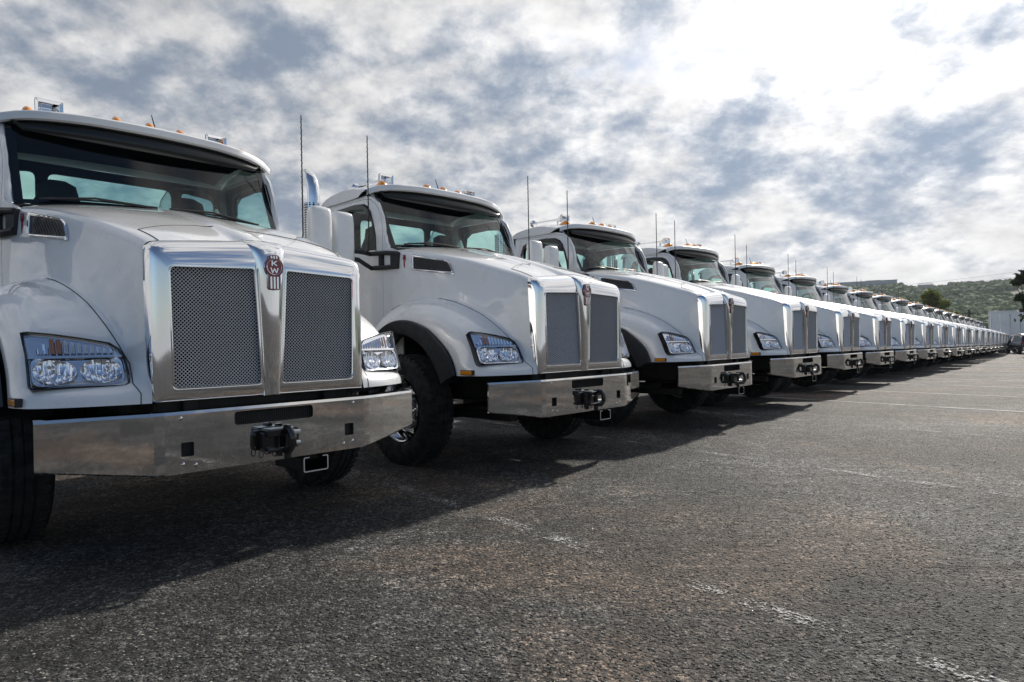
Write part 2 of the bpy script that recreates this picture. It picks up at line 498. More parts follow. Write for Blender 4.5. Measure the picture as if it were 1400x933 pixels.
def fill_holes(outline, holes, cuts=(), maxlen=None):
    """flat 2d polygon with holes -> bmesh in (u,v,0)"""
    bm = bmesh.new(); es = []
    for loop in [outline] + list(holes):
        vs = [bm.verts.new((p[0], p[1], 0)) for p in loop]
        es += [bm.edges.new((vs[i], vs[(i + 1) % len(vs)])) for i in range(len(vs))]
    bmesh.ops.triangle_fill(bm, use_beauty=True, use_dissolve=False, edges=es)
    for co, no in cuts:
        bmesh.ops.bisect_plane(bm, geom=bm.verts[:] + bm.edges[:] + bm.faces[:], plane_co=co, plane_no=no)
    return bm


def panel(name, outline, holes, fmap, mat, parent, thick=0.0, tdir=(0, 0, 0), cuts=(), smooth=True):
    bm = fill_holes(outline, holes, cuts)
    for v in bm.verts: v.co = Vector(fmap(v.co.x, v.co.y))
    if thick:
        r_ = bmesh.ops.extrude_face_region(bm, geom=bm.faces[:])
        for v in [e for e in r_['geom'] if isinstance(e, bmesh.types.BMVert)]: v.co += Vector(tdir) * thick
    bmesh.ops.recalc_face_normals(bm, faces=bm.faces)
    me = bpy.data.meshes.new(name); bm.to_mesh(me); bm.free()
    return link_obj(name, me, mat, parent, smooth)


def interp(tab, x):
    if x <= tab[0][0]: return tab[0][1:]
    for a, b in zip(tab, tab[1:]):
        if x <= b[0]:
            t = (x - a[0]) / (b[0] - a[0]); return tuple(p + (q - p) * t for p, q in zip(a[1:], b[1:]))
    return tab[-1][1:]


def tag(o, label=None, cat=None, group=None, kind=None):
    if label: o['label'] = label
    if cat: o['category'] = cat
    if group: o['group'] = group
    if kind: o['kind'] = kind
    return o


def empty(name, loc=(0, 0, 0), rz=0):
    o = bpy.data.objects.new(name, None); COL.objects.link(o); o.location = loc; o.rotation_euler = (0, 0, rz); o.empty_display_size = 0.2
    return o


# ------------------------------------------------------------------ layout
YAW = 0.808985
TRUCKS = [(-1.405, 3.846, .002), (.714, 6.183, -.007), (2.962, 8.781, .010), (5.074, 11.177, -.006), (7.42, 14.14, 0), (9.70, 16.84, 0),
          (12.14, 19.78, 0), (14.28, 22.16, 0), (16.25, 24.35, 0), (18.5, 26.9, 0), (21.06, 29.96, 0), (23.75, 33.2, 0), (25.95, 35.8, 0),
          (28.6, 39.0, 0), (31.3, 42.3, 0), (33.8, 45.3, 0), (36.0, 47.9, 0), (38.1, 50.4, 0), (40.1, 53.0, 0), (42.2, 55.5, 0), (44.5, 58.3, 0)]
CY, SY = math.cos(YAW), math.sin(YAW)


def ground_z(x, y):
    d = (x - TRUCKS[0][0]) * CY + (y - TRUCKS[0][1]) * SY - 8
    d = max(d, 0.0)
    if d < 4: return -0.0115 * d * d / 8
    d = min(d, 110)
    return -0.0115 * (d - 2)


def t1(xl, yl):
    """row coordinates of the first truck -> world"""
    return (TRUCKS[0][0] + xl * CY - yl * SY, TRUCKS[0][1] + xl * SY + yl * CY)

# ------------------------------------------------------------------ the truck (built once, then copied)
EDGE = [(0.10, 0.633, 1.70), (0.13, .637, 1.722), (0.29, 0.66, 1.79), (0.49, 0.70, 1.85), (0.82, 0.762, 1.955), (1.17, 0.829, 2.045), (1.53, 0.905, 2.105), (1.75, 0.945, 2.135)]
MID = [(0.10, 1.775), (0.17, 1.805), (0.3, 1.855), (0.5, 1.925), (0.82, 2.03), (1.17, 2.125), (1.5, 2.20), (1.75, 2.25)]


def make_truck():
    root = empty('truck')
    # ---------------- hood with fenders
    side = {  # row -> c7 point offset, crease c8
        0: (.640, .080, 1.0), 1: (.655, .115, 1.03), 2: (.688, .20, 1.10), 3: (.717, .285, 1.205), 4: (.742, .43, 1.325), 5: (.785, .63, 1.455),
        6: (.83, .88, 1.56), 7: (.88, 1.22, 1.635), 8: (.935, 1.5, 1.60), 9: (.985, 1.75, 1.50)}
    fen = {
        0: [(.650, .055, .885), (.86, .11, .885), (1.05, .20, .885), (1.165, .29, .885), (1.2, .54, .885)],
        1: [(.67, .055, .945), (.86, .118, .945), (1.05, .21, .945), (1.165, .30, .945), (1.2, .56, .95)],
        2: [(.70, .185, 1.0), (.86, .245, .995), (1.03, .305, .99), (1.135, .36, .99), (1.2, .59, 1.02)],
        3: [(.735, .255, 1.14), (.87, .31, 1.135), (1.03, .365, 1.13), (1.13, .41, 1.12), (1.2, .65, 1.10)],
        4: [(.765, .405, 1.295), (.88, .395, 1.285), (1.03, .43, 1.27), (1.135, .48, 1.235), (1.2, .72, 1.16)],
        5: [(.815, .62, 1.44), (.92, .61, 1.425), (1.04, .61, 1.39), (1.135, .64, 1.33), (1.2, .82, 1.235)],
        6: [(.865, .88, 1.555), (.96, .88, 1.54), (1.065, .88, 1.505), (1.15, .88, 1.435), (1.2, .95, 1.315)],
        7: [(.92, 1.2, 1.64), (1.0, 1.2, 1.625), (1.09, 1.2, 1.59), (1.165, 1.2, 1.51), (1.205, 1.2, 1.385)],
        8: [(.97, 1.52, 1.605), (1.03, 1.53, 1.59), (1.10, 1.53, 1.55), (1.165, 1.51, 1.47), (1.205, 1.47, 1.375)],
        9: [(1.02, 1.80, 1.48), (1.07, 1.81, 1.455), (1.12, 1.81, 1.42), (1.17, 1.78, 1.35), (1.205, 1.70, 1.275)],
        10: [(1.04, 2.0, 1.22), (1.08, 2.01, 1.20), (1.13, 2.01, 1.17), (1.175, 1.98, 1.13), (1.205, 1.89, 1.09)],
        11: [(1.04, 2.07, .90), (1.08, 2.08, .90), (1.13, 2.07, .90), (1.175, 2.04, .90), (1.205, 1.96, .90)]}
    ys = [.105, .19, .29, .42, .60, .80, 1.02, 1.26, 1.50, 1.745]
    rows = []
    for i in range(10):
        y = ys[i]; ex, ez = interp(EDGE, y); mz = interp(MID, y)[0]
        front = max(0, 1 - i / 3.0)
        rdg = .030 * (1 - i / 9.0) + .008
        cz = side[i]
        y7 = y * .4 + cz[1] * .6
        top = [(0, y + .03 * front, mz + rdg * .5), (.055, y + .05 * front, mz + rdg * .45), (.105, y + .045 * front, mz - rdg * .75), (.15, y + .04 * front, mz - rdg * .8),
               (ex * .62, y + .02 * front, mz * .45 + ez * .55 + .028), (ex - .055, y + .01 * front, ez + .022), (ex - .012, y + .003, ez + .004), (ex + .004, y, ez - .028)]
        sidec = [(ex + .010, y, ez - .12), ((ex + cz[0]) / 2 + .008, y * .7 + cz[1] * .3, ez * .5 + cz[2] * .5), (cz[0] - .004, y7 * .3 + cz[1] * .7, cz[2] + .07), cz]
        c9 = fen[i][0]; ins = tuple(p * .72 + q * .28 for p, q in zip(cz, c9)); ins = (ins[0], ins[1] - .004, ins[2] + .006)
        rows.append(top + sidec + [ins] + fen[i])
    NC = len(rows[0]); ntop = 12
    mb = MB()
    allrows = []
    for r_ in rows:
        allrows.append([(-x, y, z) for x, y, z in r_[:0:-1]] + r_)
    mb.grid(allrows)
    for sx in (1, -1):
        c8 = [rows[9][11], (1.0, 1.95, 1.26), (1.0, 2.02, .92)]
        sub = [[(sx * x, y, z) for x, y, z in [c8[0], rows[9][12]] + fen[9]], [(sx * x, y, z) for x, y, z in [c8[1], (1.01, 1.96, 1.25)] + fen[10]], [(sx * x, y, z) for x, y, z in [c8[2], (1.01, 2.03, .92)] + fen[11]]]
        mb.grid(sub)
        # turned-in arch lip
        lip = [fen[i][4] for i in range(12)]
        mb.grid([[(sx * p[0], p[1], p[2]) for p in lip], [(sx * (p[0] - .05), p[1] + (1.40 - p[1]) * .02, p[2] - .004) for p in lip]])
    me = mb.mesh('hood', weld=0.0006)
    hood = link_obj('hood', me, M['paint'], root, True, None)
    ca_ = me.attributes.new('crease_vert', 'FLOAT', 'POINT')
    for v in me.vertices:
        if abs(abs(v.co.x) - .650) < .002 and abs(v.co.z - .885) < .002: ca_.data[v.index].value = 1.0
    hood = subsurf(hood, 2)
    hood.data.polygons.foreach_set('use_smooth', [True] * len(hood.data.polygons))
    bm = bmesh.new(); bm.from_mesh(hood.data)
    bvh = BVHTree.FromBMesh(bm)
    # front/outer facing normals check
    def surf(p, off=0.0):
        loc, nrm, i, d = bvh.find_nearest(Vector(p))
        c = Vector((0, 1.4, 1.3))
        if nrm.dot(Vector((loc.x * 1.5, loc.y - 1.3, loc.z - 1.2))) < 0: nrm = -nrm
        return loc + nrm * off, nrm
    def line_on(pts, name, r=.0028, mat='seam', n=6, par=hood, off=.0006):
        out = []
        for a, b in zip(pts, pts[1:]):
            L = (Vector(b) - Vector(a)).length; k = max(1, int(L / .03))
            for t in range(k): out.append(surf(Vector(a).lerp(Vector(b), t / k), off)[0])
        out.append(surf(pts[-1], off)[0])
        return MB().tube(out, r, n).build(name, M[mat], par, True)

    for sx in (-1, 1):
        # bolt-on fender gap, top shell gap
        line_on([(sx * .70, .06, .885), (sx * .70, .06, .945), (sx * .705, .15, .98), (sx * .72, .20, 1.10), (sx * .735, .30, 1.20), (sx * .765, .42, 1.31), (sx * .80, .62, 1.44), (sx * .85, .88, 1.56),
                 (sx * .89, 1.12, 1.635)], 'fender_gap')
        line_on([(sx * .56, .17, 1.76), (sx * .60, .40, 1.87), (sx * .20, .62, 1.97), (sx * .10, .62, 1.98)], 'panel_gap')
        # wheel-arch flare
        outer = [fen[i][4] for i in (0, 1, 2, 3, 4, 5, 6, 7, 8, 9, 10, 11)]
        # smooth the arc
        def cr(P, t):
            i = min(int(t), len(P) - 2); f = t - i; p = [Vector(P[max(0, min(len(P) - 1, i + k))]) for k in (-1, 0, 1, 2)]
            return 0.5 * ((2 * p[1]) + (-p[0] + p[2]) * f + (2 * p[0] - 5 * p[1] + 4 * p[2] - p[3]) * f * f + (-p[0] + 3 * p[1] - 3 * p[2] + p[3]) * f ** 3)
        A = []
        for k in range(45):
            p = cr(outer, k / 44 * 11); d = Vector((0, 1.42 - p.y, .54 - p.z)); L = d.length; d.normalize()
            inn = .735 if k < 38 else .735
            w = max(.07, L - inn)
            A.append([(sx * (p.x + .002), p.y - d.y * .012, p.z - d.z * .012), (sx * (p.x + .022), p.y, p.z), (sx * (p.x + .022), p.y + d.y * w * .5, p.z + d.z * w * .5),
                      (sx * (p.x + .006), p.y + d.y * w * .95, p.z + d.z * w * .95), (sx * (p.x - .02), p.y + d.y * w, p.z + d.z * w), (sx * (p.x - .25), p.y + d.y * w, p.z + d.z * w)])
        MB().grid(A).build('fender_flare', M['flare'], hood, True, 40)
        # dark inner wheel housing
        H = []
        for k in range(25):
            t = R(28 + 154 * k / 24); q_ = min(1, max(0, (math.degrees(t) - 95) / 75)); q_ = .80 - .16 * q_; y_, z_ = 1.42 - math.cos(t) * q_, .54 + math.sin(t) * q_
            H.append([(sx * .60, y_, z_), (sx * 1.16, y_, z_)])
        H2 = MB().grid(H)
        b0 = len(H2.v); H2.v.append((sx * .60, 1.42, .95)); H2.f += [(b0, 2 * k, 2 * k + 2) for k in range(24)]
        H2.build('wheel_housing', M['black'], hood, True, recalc=False)
        # intake vent in the hood side
        quad = [(1.504, 2.078), (1.034, 1.978), (.955, 1.834), (1.49, 1.918)]
        def pv(q, off):
            return surf((sx * (.66 + .17 * q[0]), q[0], q[1]), off)[0]
        o1 = rquad(quad, [.02, .06, .03, .02], 4); ce = (sum(q[0] for q in quad) / 4, sum(q[1] for q in quad) / 4)
        def shr(P, a, b): return [(ce[0] + (p[0] - ce[0]) * a, ce[1] + (p[1] - ce[1]) * b) for p in P]
        L1, L2, L3 = o1, shr(o1, .97, .93), shr(o1, .90, .78)
        fr = MB(); rws = [[pv(q, o) for q in P_] for P_, o in ((L1, .0), (L1, .012), (L2, .016), (L3, .010), (L3, -.006))]
        fr.grid([list(r_) for r_ in rws], closed=True)
        iv = fr.build('intake_vent', M['chrome'], hood, True, 50)
        rc = [[pv(q, o) for q in P_] for P_, o in ((L3, .002), (shr(o1, .4, .35), .0025))]
        mb2 = MB(); mb2.grid(rc, closed=True); b0 = len(mb2.v); mb2.add(rc[1], [tuple(range(len(rc[1])))])
        mb2.build('intake_backing', M['black'], iv)
        mm = MB()
        for k in range(26):
            u = -.22 + k * .032
            for sl in (1, -1):
                pts = []
                for q in range(8):
                    y_ = ce[0] + u - .30 + q * .02 * 1 + (0 if sl == 1 else 0); z_ = ce[1] - .075 * sl + q * .0215 * sl
                    # inside test
                    ins = True
                    for a_, b_ in zip(quad, quad[1:] + quad[:1]):
                        cx_ = (b_[0] - a_[0]) * (z_ - a_[1]) - (b_[1] - a_[1]) * (y_ - a_[0])
                        if cx_ < .008: ins = False
                    if ins: pts.append(pv((y_, z_), .006))
                if len(pts) > 1: mm.tube(pts, .0014, 3, cap=False)
        if mm.v: mm.build('intake_mesh', M['gloss'], iv)
        # small side badge
        pb = surf((sx * .935, 1.60, 2.02), .002)[0]
        bd = MB(); bd.lathe([(0, .006), (.020, .006), (.024, .0)], (pb.x, pb.y, pb.z + .025), 'x', 16, sx)
        bd.box((pb.x - .004, pb.y - .011, pb.z - .075), (pb.x + .006 if sx > 0 else pb.x + .004, pb.y + .011, pb.z + .01))
        bd.box((pb.x - .006, pb.y - .012, pb.z + .035), (pb.x + .006, pb.y + .012, pb.z + .06))
        bg_ = bd.build('side_badge', M['red'], hood)
        r2 = MB(); r2.tube([(pb.x + sx * .007, pb.y + math.cos(a_ * math.pi / 8) * .017, pb.z + .025 + math.sin(a_ * math.pi / 8) * .017) for a_ in range(17)], .002, 4)
        for dy in (-.006, 0, .006): r2.box((pb.x + sx * .006 - .001, pb.y + dy - .0012, pb.z - .068), (pb.x + sx * .006 + .001, pb.y + dy + .0012, pb.z - .01))
        # fender badge and amber side marker
        q = [surf((sx * x, y, z), .004)[0] for x, y, z in ((1.02, 1.50, 1.60), (1.06, 1.50, 1.575), (1.08, 1.66, 1.545), (1.04, 1.66, 1.57))]
        fb = MB()
        for a_, b_ in zip(q, q[1:] + q[:1]): fb.tube([a_, b_], .005, 5)
        fb.build('fender_badge', M['alu'], hood)
        m_ = MB(); m_.box((sx * 1.172 - .018, .335, .897), (sx * 1.172 + .018, .475, .930))
        mk = m_.build('side_marker_light', M['amber'], hood, bevel=.004)
        m_ = MB(); m_.box((sx * 1.170 - .016, .328, .892), (sx * 1.170 + .016, .482, .936)); m_.build('marker_base', M['black'], mk, bevel=.003)
    # engine block-out behind grille, under hood
    e_ = MB(); e_.box((-.92, 1.69, .62), (.92, 1.73, 2.08)); e_.build('firewall', M['chassis'], root)
    e_ = MB(); e_.box((-.60, .16, .60), (.60, 1.55, 1.45)); e_.build('engine', M['chassis'], root, bevel=.04)

    # ---------------- grille surround
    gs = MB()
    for sx in (-1, 1):
        bk = rquad([(.03, .885), (.651, .885), (.657, 1.757), (.03, 1.812)], [.004, .01, .075, .004])
        bm_ = rquad([(.03, .885), (.649, .885), (.655, 1.750), (.03, 1.803)], [.004, .012, .07, .004])
        md = rquad([(.03, .885), (.641, .885), (.647, 1.735), (.03, 1.783)], [.004, .015, .065, .004])
        ft = rquad([(.03, .887), (.624, .887), (.630, 1.702), (.03, 1.742)], [.004, .02, .055, .004])
        op = rquad([(.062, .958), (.550, .958), (.562, 1.612), (.098, 1.630)], [.03, .035, .03, .02])
        oi = rquad([(.066, .962), (.546, .962), (.558, 1.608), (.102, 1.626)], [.03, .035, .03, .02])
        def top(z, a, b): return a + (b - a) * min(1, max(0, (z - 1.55) / .2))
        lp = [[(sx * x, top(z, .118, .165), z) for x, z in bk], [(sx * x, top(z, .085, .125), z) for x, z in bm_], [(sx * x, top(z, .055, .085), z) for x, z in md], [(sx * x, top(z, .037, .052), z) for x, z in ft],
              [(sx * x, .030, z) for x, z in op], [(sx * x, .033, z) for x, z in oi], [(sx * x, .110, z) for x, z in oi]]
        gs.grid(lp, closed=True)
    surround = subsurf(gs.build('grille_surround', M['chrome'], root, True, None), 2)
    surround.data.polygons.foreach_set('use_smooth', [True] * len(surround.data.polygons))
    # bright lip round each opening
    for sx in (-1, 1):
        l = rquad([(.062, .958), (.550, .958), (.562, 1.612), (.098, 1.630)], [.03, .035, .03, .02], 6)
        MB().tube([(sx * x, .028, z) for x, z in l + l[:1]], .0045, 6).build('opening_trim', M['chrome'], surround, True)
    # centre post
    lv = [(.885, .052, .020, .040), (1.0, .055, .014, .038), (1.277, .066, .004, .036), (1.50, .078, -.001, .036), (1.63, .086, -.003, .038), (1.70, .092, .004, .045), (1.745, .105, .026, .062),
          (1.775, .115, .058, .085), (1.800, .118, .105, .12), (1.815, .112, .175, .175)]
    ps = [[(-w, y1, z), (-w * .86, y1 * .4 + y0 * .6, z), (-w * .66, y0, z + .001), (0, y0 - .005, z + .004), (w * .66, y0, z + .001), (w * .86, y1 * .4 + y0 * .6, z), (w, y1, z)] for z, w, y0, y1 in lv]
    o = MB().grid(ps).build('centre_post', M['chrome'], surround, True, None); subsurf(o, 2)
    o.data.polygons.foreach_set('use_smooth', [True] * len(o.data.polygons))
    # woven wire panels
    for sx in (-1, 1):
        mm = MB(); poly = [(.060, .955), (.553, .955), (.565, 1.615), (.096, 1.633)]
        def clip(p, d):
            t0, t1_ = -9, 9
            for a_, b_ in zip(poly, poly[1:] + poly[:1]):
                n_ = (-(b_[1] - a_[1]), b_[0] - a_[0]); de = n_[0] * d[0] + n_[1] * d[1]; nu = n_[0] * (a_[0] - p[0]) + n_[1] * (a_[1] - p[1])
                if abs(de) < 1e-9: continue
                t = nu / de
                if de > 0: t0 = max(t0, t)
                else: t1_ = min(t1_, t)
            return (t0, t1_) if t1_ > t0 else None
        stp = .0182
        for s_ in (1, -1):
            d = (math.cos(R(45)), s_ * math.sin(R(45)))
            for k in range(-60, 60):
                p = (.3, 1.29 + k * stp * 1.12)
                c_ = clip(p, d)
                if not c_ or c_[1] - c_[0] < .004: continue
                a_, b_ = [(p[0] + d[0] * t, p[1] + d[1] * t) for t in c_]
                yy = .047 + s_ * .0015
                mm.tube([(sx * a_[0], yy, a_[1]), (sx * b_[0], yy, b_[1])], .0021, 5, cap=False)
        mm.build('grille_mesh', M['mesh'], surround, True, 30)
        bk_ = MB(); bk_.box((min(sx * .05, sx * .58), 0.105, .94), (max(sx * .05, sx * .58), .115, 1.65)); bk_.build('radiator_core', M['core'], surround)
    # emblem
    e0 = -.0105
    def pr(pts, y0, y1): return MB().prism(pts, lambda p: (p[0], y0, p[1]), lambda p: (p[0], y1, p[1]))
    def circ(c, r_, n=28): return [(c[0] + math.cos(2 * math.pi * k / n) * r_, c[1] + math.sin(2 * math.pi * k / n) * r_) for k in range(n)]
    emb = pr(circ((0, 1.640), .057), e0 - .008, e0 + .012)
    for pts in (rquad([(-.038, 1.507), (.038, 1.507), (.038, 1.62), (-.038, 1.62)], .012, 3), rquad([(-.037, 1.65), (.037, 1.65), (.034, 1.71), (-.034, 1.71)], .016, 3)):
        m_ = pr(pts, e0 - .0065, e0 + .012); emb.add(m_.v, m_.f)
    emblem = emb.build('emblem', M['red'], surround, bevel=.0012, seg=1)
    rim = MB(); rim.tube([(x, e0 - .009, z) for x, z in circ((0, 1.640), .0455, 28) + [(.0455, 1.640)]], .0022, 5)
    rim.build('emblem_ring', M['alu'], emblem, True)
    rim2 = MB(); b_ = [(x, z) for x, z in circ((0, 1.640), .0585, 36)]
    rim2.tube([(x, e0 - .004, z) for x, z in b_ + b_[:1]], .0022, 5)
    for sg in (-1, 1): rim2.tube([(sg * .0385, e0 - .004, 1.595), (sg * .0385, e0 - .004, 1.518), (sg * .026, e0 - .004, 1.5065), (0, e0 - .004, 1.505)], .0018, 5)
    for sg in (-1, 1): rim2.tube([(sg * .036, e0 - .004, 1.688), (sg * .034, e0 - .004, 1.702), (sg * .020, e0 - .004, 1.711), (0, e0 - .004, 1.712)], .0018, 5)
    rim2.build('emblem_edge', M['alu'], emblem, True)
    for dx in (-.020, 0, .020):
        st = MB(); st.box((dx - .0055, e0 - .0085, 1.512), (dx + .0055, e0 - .0055, 1.583))
        st.build('emblem_stripe', M['alu'], emblem)
    st = MB()
    for dx in (-.016, 0, .016): st.add([(dx - .005, e0 - .0085, 1.690), (dx + .005, e0 - .0085, 1.690), (dx + .003, e0 - .0085, 1.706), (dx - .006, e0 - .0085, 1.706)], [(0, 1, 2, 3)])
    tag(st.build('emblem_crown_mark', M['alu'], emblem), kind='stuff')
    def bar(mb, a_, b_, w, y0=e0 - .0105, y1=e0 - .006):
        a_, b_ = Vector(a_), Vector(b_); t = (b_ - a_).normalized(); n_ = Vector((-t.y, t.x)) * w / 2; a_ = a_ - t * w * .2; b_ = b_ + t * w * .2
        m_ = MB().prism([a_ + n_, b_ + n_, b_ - n_, a_ - n_], lambda p: (p[0], y0, p[1]), lambda p: (p[0], y1, p[1])); mb.add(m_.v, m_.f)
    K = MB(); bar(K, (-.014, 1.648), (-.014, 1.676), .0075); bar(K, (.013, 1.675), (-.009, 1.661), .0065); bar(K, (-.006, 1.663), (.014, 1.648), .0065)
    K.build('letter', M['alu'], emblem)
    Wl = MB()
    for a_, b_ in (((-.022, 1.634), (-.012, 1.606)), ((-.012, 1.606), (0, 1.630)), ((0, 1.630), (.012, 1.606)), ((.012, 1.606), (.022, 1.634))): bar(Wl, a_, b_, .0065)
    Wl.build('letter', M['alu'], emblem)

    # ---------------- headlights
    out_ = [(1.134, 1.251), (1.108, 1.257), (1.015, 1.246), (.901, 1.225), (.784, 1.197), (.747, 1.165), (.728, 1.119), (.719, 1.038), (.722, .985), (.736, .975), (.963, .975), (1.112, .971), (1.125, .985), (1.124, 1.055), (1.124, 1.14)]
    ctr = (.93, 1.10)
    for sx in (-1, 1):
        def hp(p, off, sc=1.0):
            x = ctr[0] + (p[0] - ctr[0]) * sc; z = ctr[1] + (p[1] - ctr[1]) * sc
            y = .180 + (x - .725) * .34 + (z - .983) * .39
            nrm = Vector((sx * .34, -1, .39)).normalized()
            v = Vector((sx * x, y, z)) + nrm * (off + .018)
            return v
        hb = MB(); hb.grid([[hp(p, o, s_) for p in out_] for s_, o in ((1.035, -.06), (1.035, .010), (1.0, .014), (.985, .010), (.98, -.028))], closed=True)
        hl = hb.build('headlight', M['gloss'], root, True, 40)
        bz = MB(); bz.add([hp(p, -.020, .985) for p in out_], [tuple(range(len(out_)))])
        bz.build('headlight_back', M['alu'], hl)
        # chrome bezel: divider bar and oval frame
        bar_ = MB()
        bar_.grid([[hp((x, 1.131 + dz), o) for x in (1.12, 1.0, .9, .8, .735)] for dz, o in ((-.010, -.012), (-.006, .004), (.006, .004), (.010, -.012))])
        bar_.build('divider_bar', M['chrome'], hl, True)
        ov = rquad([(1.106, .990), (.742, .990), (.742, 1.123), (1.106, 1.123)], .06, 6)
        fr_ = MB(); fr_.grid([[hp(p, -.018, 1.0) for p in rquad([(1.118, .978), (.728, .982), (.733, 1.125), (1.118, 1.126)], .02, 6)], [hp(p, .004) for p in rquad([(1.113, .984), (.735, .985), (.738, 1.124), (1.113, 1.125)], .04, 6)], [hp(p, .002) for p in ov], [hp(p, -.016) for p in ov]], closed=True)
        fr_.build('lamp_bezel', M['chrome'], hl, True, 60)
        for cx_ in (1.02, .83):
            rf = MB(); rr = []
            for r_ in (1, .85, .6, .3, .06):
                rr.append([hp((cx_ + math.cos(a_ * math.pi / 12) * .088 * r_, 1.056 + math.sin(a_ * math.pi / 12) * .062 * r_), .0 - .020 * (1 - r_ * r_)) for a_ in range(24)])
            rf.grid(rr, closed=True); rb = rf.build('reflector', M['reflector'], hl, True, 60)
            bb = MB(); bb.lathe([(0, .012), (.012, .008), (.016, -.008)], hp((cx_, 1.056), -.012), 'y', 12, -1); bb.build('bulb', M['chrome'], rb, True) if False else None
        # turn signal row of ribs
        for k in range(12):
            x = 1.085 - k * .027; zt = 1.222 - max(0, (1.02 - x)) * .24; zt = min(zt, 1.225 - max(0, x - 1.03) * 1.0)
            if zt < 1.155: continue
            rbm = MB(); rbm.add([hp((x, 1.146), .003), hp((x - .020, 1.146), .003), hp((x - .020, zt), .003), hp((x, zt), .003), hp((x - .010, 1.146), .011), hp((x - .010, zt), .011)],
                                [(0, 4, 5, 3), (4, 1, 2, 5), (0, 1, 4), (3, 5, 2)])
            rbm.build('turn_signal_rib', M['amber_dull'] if 2 <= k <= 3 else M['chrome'], hl, True, 20)
        ln = MB(); pts = out_
        ln.grid([[hp(p, o, s_) for p in pts] for s_, o in ((.985, .010), (.93, .020), (.6, .024), (.2, .025))], closed=True)
        b0 = len(ln.v) - len(pts); ln.f.append(tuple(range(b0, b0 + len(pts))))
        ln.build('headlight_lens', M['lens'], hl, True, None)

    # ---------------- bumper
    z0, z1 = .503, .838
    holes = [rquad([(-.243, .732), (.243, .732), (.243, .808), (-.243, .808)], .022, 4)]
    for sg in (-1, 1):
        holes.append(rquad([(sg * .497 - .033, .592), (sg * .497 + .033, .592), (sg * .497 + .033, .668), (sg * .497 - .033, .668)], .008, 2))
    ob = panel('bumper', [(-.609, z0), (.609, z0), (.609, z1 - .02), (-.609, z1 - .02)], holes, lambda u, v: (u, 0.0, v), M['steel'], root, .012, (0, 1, 0), smooth=False)
    bm2 = bmesh.new(); bm2.from_mesh(ob.data)
    wb = MB()
    for sx in (-1, 1):
        pl_ = []
        for k, (x, y, zb, zt) in enumerate(((.609, 0, z0, z1), (.66, .009, .507, z1), (.80, .055, .528, z1 - .001), (1.0, .125, .558, z1 - .002), (1.14, .175, .579, z1 - .003))):
            nx, ny = .33, -.94
            pl_.append([(sx * x, y + .05, zb + .004), (sx * x, y + .006, zb - .002), (sx * x, y, zb + .006), (sx * x, y, (zb + zt) / 2), (sx * x, y, zt - .020), (sx * x, y + .006, zt - .004), (sx * x, y + .02, zt), (sx * x, y + .055, zt + .003)])
        wb.grid(pl_)
        e_ = pl_[-1]; wb.grid([e_, [(p[0] - sx * .004, p[1] + .02, p[2]) for p in e_]])
    # centre flanges
    wb.grid([[(x, -.0012, z1 - .020), (x, .005, z1 - .004), (x, .02, z1), (x, .055, z1 + .003)] for x in (-.609, 0, .609)])
    wb.grid([[(x, .0, z0 + .001), (x, .004, z0 - .002), (x, .05, z0 + .003)] for x in (-.609, 0, .609)])
    wm = wb.mesh('t', weld=.0005); bm2.from_mesh(wm); bm2.to_mesh(ob.data); bm2.free(); bpy.data.meshes.remove(wm)
    ob.data.polygons.foreach_set('use_smooth', [False] * len(ob.data.polygons))
    for sg in (-1, 1):
        for x, z in ((.530, .798), (.521, .552), (.455, .542)):
            MB().lathe([(0, .004), (.007, .0035), (.011, .0)], (sg * x, -.0, z), 'y', 10, -1).build('bolt', M['steel'], ob, True, 60)
        k_ = MB(); k_.box((sg * .497 - .05, .03, .58), (sg * .497 + .05, .05, .68)); k_.build('hole_backing', M['chassis'], ob)
    k_ = MB()
    k_.box((-.26, .03, .72), (.26, .05, .82))
    k_.build('slot_backing', M['chassis'], ob)
    k_ = MB()
    for k in range(40):
        x = -.245 + k * .0125; k_.tube([(x, .012, .728), (x + .0, .012, .81)], .0022, 3, cap=False)
    for k in range(6): k_.tube([(-.245, .014, .738 + k * .0125), (.245, .014, .738 + k * .0125)], .002, 3, cap=False)
    k_.build('slot_mesh', M['black'], ob)
    # pintle hook
    pk = MB().prism(rquad([(-.152, .575), (.138, .563), (.141, .686), (-.150, .690)], .025, 3), lambda p: (p[0], -.014, p[1]), lambda p: (p[0], -.001, p[1]))
    hook = pk.build('pintle_hook', M['gloss'], root, bevel=.003)
    h_ = MB()
    h_.box((-.115, -.075, .580), (-.01, -.014, .680)); h_.box((-.10, -.115, .655), (.05, -.014, .700)); h_.box((-.10, -.11, .565), (.05, -.014, .590))
    h_.build('hook_body', M['gloss'], hook, bevel=.010, seg=3)
    h_ = MB(); h_.tube([(.01, -.10, .70), (.01, -.145, .695), (.02, -.165, .66), (.02, -.165, .61), (.01, -.145, .575), (0, -.10, .57)], [.018, .022, .022, .022, .022, .018], 10)
    h_.build('hook_jaw', M['gloss'], hook, True)
    h_ = MB(); h_.tube([(.045, -.055, .515), (.045, -.055, .71)], .022, 12); h_.build('hook_pin', M['gloss'], hook, True)
    for z in (.665, .600):
        h_ = MB(); h_.tube([(.03, -.05, z), (.115, -.075, z)], [.016, .013], 10); h_.build('latch_lug', M['bright'], hook, True)
    for x, z in ((.112, .668), (.112, .582), (-.135, .668), (-.135, .592)):
        MB().lathe([(0, -.010), (.011, -.009), (.014, .0)], (x, -.014, z), 'y', 8, 1).build('bolt', M['gloss'], hook, True)
